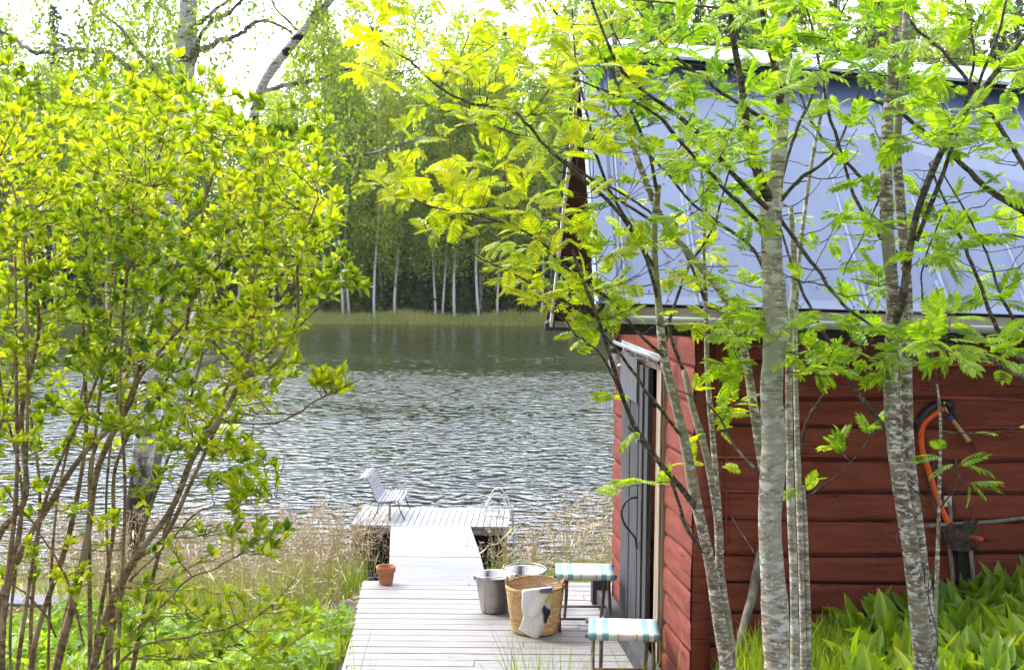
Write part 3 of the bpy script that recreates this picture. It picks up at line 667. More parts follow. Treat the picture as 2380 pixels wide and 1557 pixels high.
    finish(p, 'leafy_shrub', 'large many stemmed shrub with glossy yellow green leaves at the left, nearest the camera', 'shrub', M['bush_bark'], M['bush_bark'], mb, M['bush_leaf'], trunk_name='stem', crown='foliage')
shrub()

# --- birch at the water's edge, white trunk and drooping twigs
def near_birch():
    p = Plant()
    p.path([(285, 1420), (300, 1300), (322, 1150), (350, 900), (385, 600), (415, 300), (432, 120), (438, 0), (440, -200), (445, -420)], .125, .085, 13.3, 16, True)
    B = lambda pts, r0, r1, k=8: p.path(pts, r0, r1, None, k, wob=.012)
    B([(434, 165, 13.3), (470, 120, 13.2), (520, 95, 13.0), (580, 65, 12.8), (640, 60, 12.6), (680, 80, 12.5)], .035, .012)
    B([(440, 60, 13.3), (470, 40, 13.3), (500, 15, 13.3), (560, -30, 13.2)], .03, .014)
    B([(440, 150, 13.3), (455, 110, 13.2), (480, 50, 13.2), (540, 5, 13.1), (600, -50, 13.0)], .03, .012)
    B([(420, 330, 13.3), (300, 160, 13.0), (200, 130, 12.8), (110, 135, 12.6), (60, 100, 12.5), (-10, 60, 12.4), (-90, 20, 12.3)], .03, .014)
    B([(415, 260, 13.3), (330, 120, 13.4), (240, 20, 13.5), (150, -80, 13.5)], .025, .010)
    B([(438, -60, 13.3), (330, -120, 13.5), (180, -90, 13.6), (60, -60, 13.6)], .03, .010)
    B([(440, -150, 13.3), (560, -180, 13.2), (700, -150, 13.0), (820, -90, 12.9)], .03, .010)
    # leaning second stem and its limbs
    p.path([(300, 1400, 13.6), (330, 1200, 13.6), (420, 850, 13.5), (540, 500, 13.4), (585, 290, 13.3), (615, 190, 13.3), (690, 90, 13.2), (760, 10, 13.1), (830, -90, 13.0)], .075, .035, None, 10, True)
    B([(605, 215, 13.3), (680, 185, 13.2), (750, 150, 13.1), (820, 110, 13.0), (880, 60, 12.9)], .025, .010)
    B([(540, 500, 13.4), (590, 430, 13.3), (640, 375, 13.2), (740, 345, 13.1), (860, 335, 13.0), (1000, 315, 12.9)], .04, .010)
    B([(690, 90, 13.2), (740, 20, 13.1), (760, -60, 13.0)], .02, .01)
    B([(700, 80, 13.2), (640, 0, 13.2), (600, -90, 13.2)], .016, .008)
    t = region(30, 90, 60, 190, 170, 12.2, 13.8) + region(70, 300, 60, 130, 180, 12.2, 14) + region(24, 560, 0, 170, 90, 12.4, 13.6)
    t += region(40, 790, 20, 140, 150, 12.3, 13.4) + region(20, 800, 240, 180, 170, 12.4, 13.4)
    p.grow(t, up=-.12, lower=-.2, thick=1.0, rtip=.003, maxlen=3)
    # hanging twigs
    hang = []; tw = MB()
    for C in p.tips:
        for q in range(2):
            a = C[random.randint(2, len(C) - 1)]; l = random.uniform(.25, .95)
            pts = np.array([a, a + np.array([rng.normal(0, .08), rng.normal(0, .08), -.15 * l]), a + np.array([rng.normal(0, .12), rng.normal(0, .12), -.6 * l]), a + np.array([rng.normal(0, .14), rng.normal(0, .14), -l])])
            H = catmull(pts, 2); p.br.tube(H, np.linspace(.0028, .0015, len(H)), 3, cap=False); hang.append(H)
    mb = MB(); tm = (np.array([(0, 0, 0), (.45, .38, .05), (1, 0, -.1), (.45, -.38, .05)]), np.array([[0, 3, 2, 1]]))
    scatter_leaves(mb, hang, 22, (.038, .066), tm, up=-.5, spread=.8, pairs=False, start=.05)
    scatter_leaves(mb, p.tips, 12, (.035, .055), tm, up=-.2, spread=.8, pairs=False, start=.1)
    finish(p, 'birch_tree', 'tall white barked birch at the water edge behind the shrub, with drooping leafy twigs', 'tree', M['birch_bark'], M['birch_base'], mb, M['birch_leaf'])
near_birch()

# ------------------------------------------------------------------ the far shore
def far_birch_tmpl(seed, h, lean):
    r = np.random.default_rng(seed); e = bpy.data.objects.new('birch_tree', None); col.objects.link(e)
    mb = MB(); z = np.linspace(0, h * .93, 12)
    P = np.stack([lean * (z / h) ** 1.4 * 1.2 + .12 * np.sin(z * .6 + seed), .2 * np.sin(z * .4 + seed * 2), z], -1)
    mb.tube(P, np.linspace(.085, .03, 12), 7); mb.build('trunk', M['far_birch'], e, smooth=True)
    # strands of leaf clumps hanging off an uneven crown
    ns = 250; T = []; 
    for i in range(ns):
        zz = h * (.26 + .74 * r.random() ** .9); tz = (zz / h - .26) / .74
        rad = (1.9 + .5 * math.sin(seed + tz * 5)) * math.sqrt(max(.03, 1 - (tz * 1.04 - .38) ** 2 / .45)) * (.35 + .65 * r.random() ** .5)
        a = r.random() * 6.283
        c = np.array([np.interp(zz, z, P[:, 0]) + rad * math.cos(a), rad * math.sin(a), zz])
        m = r.integers(14, 34); dl = r.uniform(.5, 1.9)
        u = r.random(m)[:, None]
        q = c + np.array([0, 0, -1]) * u * dl + r.normal(0, .16, (m, 3)) * (1 + u)
        T.append(q)
    T = np.concatenate(T); n = len(T)
    D = r.normal(0, 1, (n, 3)) + np.array([0, 0, -.5]); N = r.normal(0, 1, (n, 3)) + np.array([0, -.4, .6])
    S = r.uniform(.13, .27, n)
    tm = (np.array([(-.5, 0, 0), (0, .38, .08), (.5, 0, 0), (0, -.38, .08)]), np.array([[0, 3, 2, 1]]))
    mb = MB(); mb.inst(*tm, frames(D, N) * S[:, None, None], T); mb.build('crown', M['far_leaf'], e)
    return e
def far_spruce_tmpl(seed, h, w_):
    r = np.random.default_rng(seed); e = bpy.data.objects.new('spruce_tree', None); col.objects.link(e)
    mb = MB(); mb.tube(np.array([[0, 0, 0], [.05, 0, h * .5], [0, 0, h]]), [.16, .10, .02], 7); mb.build('trunk', M['far_trunk'], e, smooth=True)
    T = []; D = []; S = []
    zz = h * .04
    while zz < h * .995:
        f = 1 - zz / h; rad = w_ * (f ** .8) * r.uniform(.75, 1.1) + .10
        nb = int(7 + 6 * f)
        for b in range(nb):
            a = r.random() * 6.283; L_ = rad * r.uniform(.65, 1.1); m = max(3, int(L_ * 9))
            u = np.linspace(.1, 1, m)
            x = L_ * u; zz2 = zz - .30 * L_ * u + .14 * L_ * u ** 3 + r.normal(0, .04, m)
            q = np.stack([x * math.cos(a), x * math.sin(a), zz2], -1) + r.normal(0, .07, (m, 3))
            T.append(q); d = np.array([math.cos(a), math.sin(a), -.5]); D.append(np.repeat(d[None], m, 0) + r.normal(0, .45, (m, 3))); S.append(np.full(m, .34) * r.uniform(.7, 1.2, m))
        zz += .26 + .14 * f
    T = np.concatenate(T); D = np.concatenate(D); S = np.concatenate(S); n = len(T)
    N = r.normal(0, .5, (n, 3)) + np.array([0, 0, 1])
    tm = (np.array([(-.5, 0, 0), (-.1, .26, -.1), (.6, 0, -.12), (-.1, -.26, -.1)]), np.array([[0, 3, 2, 1]]))
    mb = MB(); mb.inst(*tm, frames(D, N) * S[:, None, None], T); mb.build('crown', M['far_spruce'], e)
    return e

def far_shore():
    gb = 'birches along the far shore'; gs = 'spruces in the wood on the far shore'
    B = [far_birch_tmpl(s, h, l) for s, h, l in ((1, 16, .2), (2, 14.5, -.5), (3, 17, .6), (4, 13, .1), (5, 15.5, -.2))]
    S = [far_spruce_tmpl(s, h, w_) for s, h, w_ in ((11, 15, 2.3), (12, 12, 2.1), (13, 18, 2.6))]
    for o in B + S: reg(o)
    used = set()
    def put(src, x, y, sc, rz, label, cat, group):
        if src.name in used: o = copy_tree(src)
        else: o = src; used.add(src.name)
        o.location = (x, y, float(gz(x, y)) - .05); o.rotation_euler = (0, 0, rz); o.scale = (sc, sc, sc); tag(o, label, cat, group)
    r = random.Random(5); ORD = ['first', 'second', 'third', 'fourth', 'fifth', 'sixth', 'seventh', 'eighth', 'ninth', 'tenth']
    # trunks one can tell apart, by their place in the photograph
    for i, px in enumerate([790, 812, 870, 925, 1010, 1033, 1063, 1112, 1160, 1255, 640, 560, 690, 470, 380, 250, 120, 20, -80, 1330, 1460, 1600, 1760, 1900, 2050, 2250, 2420]):
        Y = 77.3 + r.random() * 1.6; x = float(at(px, 700, Y).x)
        sc = r.uniform(.92, 1.12)
        if 440 < px < 700: sc *= .80
        put(B[i % 5], x, Y, sc, r.random() * 6.28, (ORD[i] + ' from left of the white birch trunks rising behind the far bank') if i < 10 else 'slim far shore birch mostly hidden behind the near foliage', 'tree', gb if i < 10 else 'hidden birches along the far shore')
    for i in range(34):
        px = -160 + i * 80 + r.uniform(-30, 30); Y = r.uniform(80, 84); sc = r.uniform(1.0, 1.28)
        if 430 < px < 700: sc *= .74
        put(B[r.randrange(5)], float(at(px, 700, Y).x), Y, sc, r.random() * 6.28, 'green birch standing back in the wood on the far shore', 'tree', 'birches back in the far wood')
    for i in range(44):
        px = -180 + i * 62 + r.uniform(-28, 28); Y = r.uniform(79.5, 88); sc = r.uniform(.75, 1.05)
        if 420 < px < 720: sc *= .66
        if px > 1350: sc *= 1.45
        put(S[r.randrange(3)], float(at(px, 700, Y).x), Y, sc, r.random() * 6.28, 'dark spruce between the birches on the far shore', 'tree', gs)
    for i in range(40):
        px = -200 + i * 70 + r.uniform(-30, 30); Y = r.uniform(90, 106); sc = r.uniform(.95, 1.25)
        if 400 < px < 730: sc *= .62
        if px > 1350: sc *= 1.45
        put(r.choice(S + B), float(at(px, 700, Y).x), Y, sc, r.random() * 6.28, 'tree deep in the wood behind the far shore', 'tree', 'trees deep in the far wood')
    p = at(124, 30, 96)
    put(S[2], float(p.x), 96, (p.z + .3) / 18, .4, 'dark pointed spruce whose tip stands highest above the wood at the left', 'tree', None)
    for o in col.objects:
        if o.get('label', '').startswith('dark pointed spruce'): o.scale.x *= 1.5; o.scale.y *= 1.5
    # low firs at the wood's edge
    for i, (px, sc) in enumerate([(1080, .20), (1130, .26), (980, .17), (860, .16), (1210, .2), (760, .2)]):
        put(S[i % 3], float(at(px, 700, 78.6).x), 78.6, sc, i, 'low bushy young spruce at the edge of the far wood', 'tree', 'young spruces by the far shore')
    # understorey: nobody could count it
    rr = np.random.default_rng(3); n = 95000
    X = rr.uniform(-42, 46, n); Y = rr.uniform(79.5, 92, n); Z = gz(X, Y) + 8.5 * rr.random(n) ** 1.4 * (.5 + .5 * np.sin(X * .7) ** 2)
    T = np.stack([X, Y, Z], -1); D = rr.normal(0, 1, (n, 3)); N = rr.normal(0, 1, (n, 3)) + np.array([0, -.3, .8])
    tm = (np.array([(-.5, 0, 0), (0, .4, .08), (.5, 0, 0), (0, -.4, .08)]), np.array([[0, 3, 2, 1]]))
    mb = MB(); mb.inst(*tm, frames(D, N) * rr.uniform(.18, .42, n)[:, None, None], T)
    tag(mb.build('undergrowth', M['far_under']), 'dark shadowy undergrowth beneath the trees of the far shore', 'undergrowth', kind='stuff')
    n = 42000; X = rr.uniform(-36, 40, n); Y = rr.uniform(75.3, 79.5, n); Z = gz(X, Y)
    h = rr.uniform(.25, .75, n) * (1.1 - .3 * np.sin(X * .5) ** 2)
    D = np.stack([rr.normal(0, .25, n), rr.normal(0, .2, n), np.ones(n)], -1); N = np.stack([rr.normal(0, .3, n), -np.ones(n), np.zeros(n)], -1)
    tm = (np.array([(0, .05, 0), (0, -.05, 0), (1, .006, 0.05), ]), np.array([[0, 1, 2]]))
    mb = MB(); mb.inst(*tm, frames(D, N) * h[:, None, None], np.stack([X, Y, Z - .03], -1))
    tag(mb.build('shore_grass', M['far_grass']), 'pale green sedge along the far water line', 'grass', kind='stuff')
far_shore()

# ------------------------------------------------------------------ reeds, grass and ground cover
def blades(n, xy, hr, wd, m, name, label, bend=.3, seg=3, zoff=-.03, cat='grass', seed=1):
    r = np.random.default_rng(seed); X, Y = xy; n = len(X)
    Z = np.maximum(gz(X, Y), WZ - .35) + zoff
    h = r.uniform(*hr, n); a = r.uniform(0, 6.283, n); b = r.uniform(0, bend, n) * h
    V = []; 
    wv = wd * r.uniform(.6, 1.3, n)
    fa = r.uniform(-.9, .9, n)   # blades turn their face roughly to the open
    cx, sx = np.cos(fa), np.sin(fa)
    for i in range(seg + 1):
        t = i / seg; k = (1 - t) ** .7 * (1 if i else .7) + .03
        px = X + np.cos(a) * b * t * t; py = Y + np.sin(a) * b * t * t; pz = Z + h * (t - .12 * t * t * b / h)
        for s_ in (-1, 1): V.append(np.stack([px + s_ * wv * k * cx, py + s_ * wv * k * sx, pz], -1))
    V = np.stack(V, 1); F = np.array([[2 * i, 2 * i + 1, 2 * i + 3, 2 * i + 2] for i in range(seg)])
    Fa = F[None] + (np.arange(n) * (2 * seg + 2))[:, None, None]
    mb = MB(); mb.add(V.reshape(-1, 3), Fa.reshape(-1, 4))
    return mb
def field(n, poly, seed, z=None):
    """scatter on the ground inside x/y box list: (x0,x1,y0,y1,weight)"""
    r = np.random.default_rng(seed); X = []; Y = []
    tot = sum(p[4] for p in poly)
    for x0, x1, y0, y1, wt in poly:
        m = int(n * wt / tot); X.append(r.uniform(x0, x1, m)); Y.append(r.uniform(y0, y1, m))
    return np.concatenate(X), np.concatenate(Y)

def reeds():
    # boxes: left of the walkway, between pier and deck right of it, right by the cabin
    X, Y = field(1900, [(-4.6, -1.75, 11.9, 14.6, 5.5), (-3.9, -1.6, 11.1, 12.6, 2.6), (-2.35, -1.62, 13.2, 16.3, 2.2), (-7, -4.4, 13, 15.5, 1.6), (-.30, .35, 13.0, 15.6, 1.0), (.2, 1.5, 13.0, 15.4, 1.7), (.7, 1.5, 14.5, 17, 1.0), (-6, -2.6, 14.6, 16.4, 1.2)], 21)
    r = np.random.default_rng(22)
    keep = r.random(len(X)) < .45 + .55 * (np.sin(X * 2.3 + Y) * np.cos(Y * 1.9 - X) > -.2); X, Y = X[keep], Y[keep]; n = len(X)
    Z = np.maximum(gz(X, Y), WZ - .3) - .03
    h = r.uniform(.55, 1.15, n) * np.where(X > .6, 1.15, 1.0); a = r.uniform(0, 6.283, n); b = r.uniform(.02, .35, n) * h
    mb = MB(); k = 3; seg = 4
    V = []
    for i in range(seg + 1):
        t = i / seg; q = .0042 * (1 - .6 * t)
        for j in range(k):
            th = j * 2.094; V.append(np.stack([X + np.cos(a) * b * t * t + q * math.cos(th), Y + np.sin(a) * b * t * t + q * math.sin(th), Z + h * t], -1))
    V = np.stack(V, 1); F = np.array([[i * k + j, i * k + (j + 1) % k, (i + 1) * k + (j + 1) % k, (i + 1) * k + j] for i in range(seg) for j in range(k)])
    mb.add(V.reshape(-1, 3), (F[None] + (np.arange(n) * k * (seg + 1))[:, None, None]).reshape(-1, 4))
    # broken leaves on the stems
    m = int(n * 1.4); ii = r.integers(0, n, m); tt = r.uniform(.1, .8, m)
    T = np.stack([X[ii] + np.cos(a[ii]) * b[ii] * tt ** 2, Y[ii] + np.sin(a[ii]) * b[ii] * tt ** 2, Z[ii] + h[ii] * tt], -1)
    D = r.normal(0, 1, (m, 3)); D[:, 2] = r.normal(.4, .7, m); N = r.normal(0, 1, (m, 3))
    mb.inst(np.array([(0, .03, 0), (0, -.03, 0), (.6, -.02, .04), (1, 0, -.05), (.6, .02, .04)]), np.array([[0, 1, 2, 3]]), frames(D, N) * r.uniform(.12, .28, m)[:, None, None], T)
    root = empty('reeds', 'dry straw coloured reeds with feathery heads standing in the shallows round the pier', 'reeds'); root['kind'] = 'stuff'
    o = mb.build('stems', M['reed'], root); o['kind'] = 'stuff'
    sel = np.where(r.random(n) < .42)[0]; pm = MB(); T = []; D = []
    for i in sel:
        top = np.array([X[i] + math.cos(a[i]) * b[i], Y[i] + math.sin(a[i]) * b[i], Z[i] + h[i]])
        m = 34; u = r.random(m)[:, None]; dr = np.array([math.cos(a[i]), math.sin(a[i]), 0])
        q = top + np.array([0, 0, -1]) * (.15 * u - .03) + dr * .05 * (1 - u) * r.uniform(0, 1) + r.normal(0, .014, (m, 3)) * (1 + u * .8)
        T.append(q); D.append(r.normal(0, .5, (m, 3)) + dr + np.array([0, 0, .3]))
    T = np.concatenate(T); D = np.concatenate(D); n2 = len(T); N = r.normal(0, 1, (n2, 3))
    pm.inst(np.array([(0, 0, 0), (.5, .13, .05), (1, 0, 0), (.5, -.13, 0)]), np.array([[0, 3, 2, 1]]), frames(D, N) * r.uniform(.018, .042, n2)[:, None, None], T)
    o = pm.build('plumes', M['plume'], root); o['kind'] = 'stuff'
    # green shoots among them
    X, Y = field(5000, [(-4.2, -1.75, 11.3, 14.0, 6), (-2.3, -1.62, 12.6, 14.6, 3), (-.25, .9, 13.0, 15.0, 2.4), (.9, 1.5, 13, 15.4, .8), (-7, -3.8, 11.5, 14.5, 3)], 31)
    mb = blades(0, (X, Y), (.2, .62), .005, None, '', '', .35, 3, seed=4)
    tag(mb.build('green_shoots', M['grass']), 'fresh green shoots growing up between the dry reeds', 'grass', kind='stuff')
reeds()

def lawn():
    X, Y = field(17000, [(-6.5, -1.35, 8.8, 11.2, 10), (-4, -1.45, 11.2, 12.8, .6)], 41)
    mb = blades(0, (X, Y), (.10, .30), .0065, None, '', '', .6, 3, seed=5)
    tag(mb.build('grass', M['grass']), 'bright green grass on the bank left of the deck', 'grass', kind='stuff')
    X, Y = field(5000, [(1.15, 1.9, 5.3, 7.15, 6), (1.9, 3.4, 6.6, 7.2, .5), (1.0, 1.5, 5.2, 6.6, 1.5)], 42)
    mb = blades(0, (X, Y), (.07, .26), .005, None, '', '', .55, 4, seed=6)
    tag(mb.build('grass', M['grass']), 'long fine grass round the feet of the rowans by the log wall', 'grass', kind='stuff')
    X, Y = field(150, [(-.02, .30, 5.6, 6.2, 4), (.45, .8, 5.6, 6.2, 1.0), (-1.0, -.6, 5.6, 6.1, .5)], 43)
    mb = blades(0, (X, Y), (.32, .62), .0035, None, '', '', .5, 5, seed=7)
    tag(mb.build('grass', M['grass']), 'a few long grass blades rising in front of the deck at the bottom of the picture', 'grass', kind='stuff')
    # leafy weeds left
    r = np.random.default_rng(9); n = 16000
    X = r.uniform(-6.2, -1.38, n); Y = r.uniform(9.0, 11.3, n); Z = gz(X, Y) + r.uniform(.02, .32, n) * (.6 + .5 * np.sin(X * 3) * np.cos(Y * 4))
    D = r.normal(0, 1, (n, 3)); D[:, 2] = abs(D[:, 2]) * .6; N = r.normal(0, .5, (n, 3)) + np.array([0, 0, 1])
    mb = MB(); mb.inst(*simple_leaf(.28, .15, .2, 1), frames(D, N) * r.uniform(.04, .12, n)[:, None, None], np.stack([X, Y, Z], -1))
    tag(mb.build('weeds', M['lily']), 'low broad leaved weeds in the grass left of the deck', 'weeds', kind='stuff')
    # straw on the bank
    n = 5000; X = r.uniform(-5.5, -1.5, n); Y = r.uniform(11.3, 13.4, n)
    D = r.normal(0, 1, (n, 3)); D[:, 2] = abs(D[:, 2]) * .25; N = r.normal(0, .4, (n, 3)) + np.array([0, 0, 1])
    mb = MB(); mb.inst(np.array([(0, .02, 0), (0, -.02, 0), (1, -.012, .04), (1, .012, .04)]), np.array([[0, 1, 2, 3]]), frames(D, N) * r.uniform(.12, .4, n)[:, None, None], np.stack([X, Y, gz(X, Y) + .03], -1))
    tag(mb.build('straw_litter', M['reed']), 'fallen dry reed straw matted on the bank', 'straw litter', kind='stuff')
    # broad leaves in front of the log wall (lily of the valley like)
    n = 3000; X = r.uniform(1.35, 4.2, n); Y = r.uniform(5.2, 7.2, n)
    ok = r.random(n) < sst(1.35, 1.9, X - (Y - 5.8) * .28); X, Y = X[ok], Y[ok]; n = len(X)
    D = r.normal(0, .62, (n, 3)); D[:, 2] = r.uniform(.55, 1.1, n); N = r.normal(0, .7, (n, 3)) + np.array([0, -.8, .5])
    S = r.uniform(.11, .22, n)
    tm = simple_leaf(.175, .35, .40, 5)
    mb = MB(); mb.inst(*tm, frames(D, N) * S[:, None, None], np.stack([X, Y, gz(X, Y) + r.uniform(-.02, .10, n) + .12 * sst(2.0, 3.4, X)], -1))
    tag(mb.build('broad_leaved_plants', M['lily'], smooth=True), 'dense patch of broad upright green leaves in front of the log wall', 'ground cover', kind='stuff')
lawn()

def dandelion(px, py, k):
    p = on(px, py, -.42); z0 = float(gz(p.x, p.y)); e = empty('dandelion', k, 'flower', 'dandelions in the grass', (p.x, p.y, z0))
    h = p.z - z0
    mb = MB(); mb.tube(np.array([[0, 0, 0], [.01, 0, h * .5], [0, 0, h]]), .003, 5); mb.build('stalk', M['grass'], e)
    r = np.random.default_rng(int(px)); n = 46; D = np.stack([r.normal(0, 1, n), r.normal(0, 1, n), r.uniform(.1, 1, n)], -1)
    mb = MB(); mb.inst(np.array([(0, .1, 0), (0, -.1, 0), (1, -.13, 0), (1, .13, 0)]), np.array([[0, 1, 2, 3]]), frames(D, r.normal(0, 1, (n, 3))) * .024, np.repeat([[0, 0, h]], n, 0))
    mb.build('flower_head', M['dandelion'], e)
for px, py, k in ((33, 1535, 'yellow dandelion in the bottom left corner behind the shrub stems'), (668, 1502, 'yellow dandelion standing farthest up the grass near the dry reeds'), (722, 1525, 'left one of the yellow dandelions close to the deck corner'),
                  (755, 1522, 'yellow dandelion nearest the deck edge'), (722, 1552, 'lowest yellow dandelion at the bottom edge by the deck')):
    dandelion(px, py, k)

def rock(px, py, z, s, label, seed):
    p = on(px, py, z); r = np.random.default_rng(seed)
    import mathutils
    n = 14; P = np.zeros((n, n * 2 + 1, 3))
    for i in range(n):
        for j in range(n * 2 + 1):
            th = math.pi * i / (n - 1); ph = 2 * math.pi * (j % (2 * n)) / (2 * n)
            v = Vector((math.sin(th) * math.cos(ph), math.sin(th) * math.sin(ph), math.cos(th)))
            q = 1 + .28 * mathutils.noise.noise(v * 1.6 + Vector((seed, 0, 0))) + .08 * mathutils.noise.noise(v * 5)
            P[i, j] = (v.x * s[0] * q, v.y * s[1] * q, v.z * s[2] * q)
    mb = MB(); mb.grid(P); o = mb.build('rock', M['rock'], smooth=True); o.location = (p.x, p.y, float(gz(p.x, p.y)) + s[2] * .3)
    tag(o, label, 'rock', 'rocks on the bank')
rock(800, 1408, -.7, (.16, .13, .12), 'pinkish grey rock against the left edge of the deck', 3)
rock(705, 1470, -.6, (.22, .14, .07), 'flat pale grey rock in the grass left of the deck', 5)
rock(370, 1330, -.9, (.10, .09, .11), 'small white rounded rock beside the birch foot', 8)
rock(780, 1330, -1.05, (.32, .2, .12), 'low pale rock half hidden by the reeds behind the flower pot', 9)

# ------------------------------------------------------------------ deck, walkway, pier
def deck():
    e = empty('wooden_deck', 'weathered pale plank deck beside the red cabin', 'deck')
    A = on(843, 1348, 0); B = on(797, 1600, 0)
    mb = MB(); y0, y1 = A.y, 7.55; pitch = .142; y = y0
    xr = 1.75; r = random.Random(2); sl = -.0
    while y > y1:
        t = (y - A.y) / (B.y - A.y); xl = A.x + (B.x - A.x) * t + r.uniform(-.004, .004)
        xe = (.82 if y < 10.1 else 1.5) + (.094 * (10.07 - y) if y < 10.1 else 0)
        nb = 1 if r.random() < .6 else 2
        cuts = [xl] + ([r.uniform(-.4, .6)] if nb == 2 else []) + [xe]
        for a, b in zip(cuts[:-1], cuts[1:]):
            mb.box(((a + b) / 2, y - pitch / 2, -.014 + r.uniform(-.0015, .0015)), (b - a - .003, pitch - .010, .028))
        y -= pitch
    mb.build('deck_boards', M['deck'], e, bevel=.003)
    mb = MB()
    for x in (A.x + .06, -.5, .3): mb.bar((x, y0 - .1, -.10), (x + (.12 if x < -1 else 0), y1 + .1, -.10), .05, .14)
    mb.bar((A.x + .03, y0 - .05, -.1), (.75, y0 - .05, -.1), .045, .14)
    mb.build('joists', M['beam'], e)
    mb = MB()
    for x in (A.x + .1, -.4, .5):
        for y in (y0 - .2, 9.2): mb.box((x, y, -.5), (.09, .09, .66))
    mb.build('posts', M['beam'], e)
deck()

PZT = -.73
def pier():
    fl, fr_ = on(813, 1219, PZT), on(1182, 1224, PZT); bl, br = on(819, 1178, PZT), on(1170, 1180, PZT)
    yF, yB = (fl.y + fr_.y) / 2, (bl.y + br.y) / 2; xL = (fl.x + bl.x) / 2; xR = (fr_.x + br.x) / 2
    u = Vector((fr_.x - fl.x, fr_.y - fl.y, 0)); W_ = u.length; u.normalize(); v = Vector((-u.y, u.x, 0))
    Dp = yB - yF; rz = math.atan2(u.y, u.x)
    e = empty('floating_pier', 'white plank bathing pier standing in the lake at the end of the walkway', 'pier', loc=(fl.x, fl.y, PZT), rz=rz)
    mb = MB(); n = 25; p = W_ / n
    for i in range(n): mb.box((p * (i + .5), Dp / 2 + random.uniform(-.006, .006), -.014), (p - .009, Dp, .028))
    mb.build('deck_boards', M['deckY'], e, bevel=.002)
    mb = MB()
    mb.box((W_ / 2, .05, -.075), (W_ - .04, .045, .09)); mb.box((W_ / 2, Dp - .05, -.075), (W_ - .04, .045, .09))
    mb.box((.04, Dp / 2, -.075), (.045, Dp - .15, .09)); mb.box((W_ - .04, Dp / 2, -.075), (.045, Dp - .15, .09))
    mb.build('frame', M['beam'], e, bevel=.003)
    mb = MB()
    for x in (W_ * .25 + .02, W_ * .8): mb.box((x, .024, -.078), (.09, .012, .05))
    mb.build('bracket', M['gutter'], e)
    mb = MB(); mb.box((W_ / 2, Dp / 2 + .1, -.36), (W_ * .94, Dp * .72, .46))
    mb.box((.06, .1, -.4), (.08, .08, .62)); mb.box((W_ - .06, .1, -.4), (.08, .08, .62))
    mb.build('float', M['dark_void'], e)
    return Vector((fl.x, fl.y, PZT)), rz, W_, Dp
PO, PRZ, PW, PD = pier()

def walkway():
    n0, n1 = on(903, 1349, 0.0), on(1134, 1351, 0.0); z1 = PZT + .035
    j0 = at(905, 1293, 12.9); j1 = at(1118, 1295, 12.9); f0 = at(908, 1217, 16.72); f1 = at(1092, 1218, 16.72)
    e = empty('walkway', 'white gangway sloping from the deck down to the pier', 'gangway')
    def quad(a0, a1, b0, b1, t0, t1, gap, th=.03, mb=None):
        A0 = a0.lerp(b0, t0); A1 = a1.lerp(b1, t0); B0 = a0.lerp(b0, t1); B1 = a1.lerp(b1, t1)
        dz = Vector((0, 0, -th)); V = [A0, A1, B1, B0, A0 + dz, A1 + dz, B1 + dz, B0 + dz]
        mb.add([tuple(q) for q in V], [[0, 1, 2, 3], [7, 6, 5, 4], [0, 4, 5, 1], [1, 5, 6, 2], [2, 6, 7, 3], [3, 7, 4, 0]])
    mb = MB(); n = 14; s0 = Vector((0, .012, -.035))
    for i in range(n): quad(n0 + s0, n1 + s0, j0, j1, i / n, (i + .925) / n, 0, .025, mb)
    mb.build('near_boards', M['ply'], e, bevel=.002)
    mb = MB(); quad(j0 + Vector((0, .02, .0)), j1 + Vector((0, .02, .0)), f0, f1, 0, 1, 0, .02, mb)
    mb.build('far_panel', M['ply'], e, bevel=.002)
    mb = MB()
    for a, b in ((n0, f0), (n1, f1)):
        sx = .05 if a is n0 else -.05
        mb.bar(a + Vector((sx, .06, -.13)), b + Vector((sx, -.06, -.10)), .045, .12)
    mb.build('side_beams', M['beam'], e)
walkway()

def ladder():
    def lp(x, y, up=0):   # crop of the pier region
        return ((820 + x / 4.718) * .9628, (1090 + y / 4.718) * .9628)
    a = lp(1680, 740); q = on(*a, PZT)
    e = empty('swim_ladder', 'white tubular bathing ladder hooked over the right end of the pier', 'ladder', loc=(q.x - .03, q.y, PZT), rz=PRZ); e.scale = (.88, .9, .78)
    def prof(dy):
        return [(.30, 0.02), (.04, .02), (.0, .06), (.05, .20), (.13, .36), (.205, .41), (.275, .36), (.36, .20), (.42, -.02), (.45, -.25), (.46, -.85)], dy
    for dy in (0, .44):
        pts, d = prof(dy); P = catmull(np.array([(x - .02, d, z) for x, z in pts]), 6)
        mb = MB(); mb.tube(P, .011, 10); mb.build('rail', M['white_rail'], e, smooth=True)
    for z in (-.28, -.52, -.76):
        mb = MB(); mb.tube(np.array([(.43, 0, z), (.43, .44, z)]), .015, 8); mb.build('rung', M['white_rail'], e)
ladder()

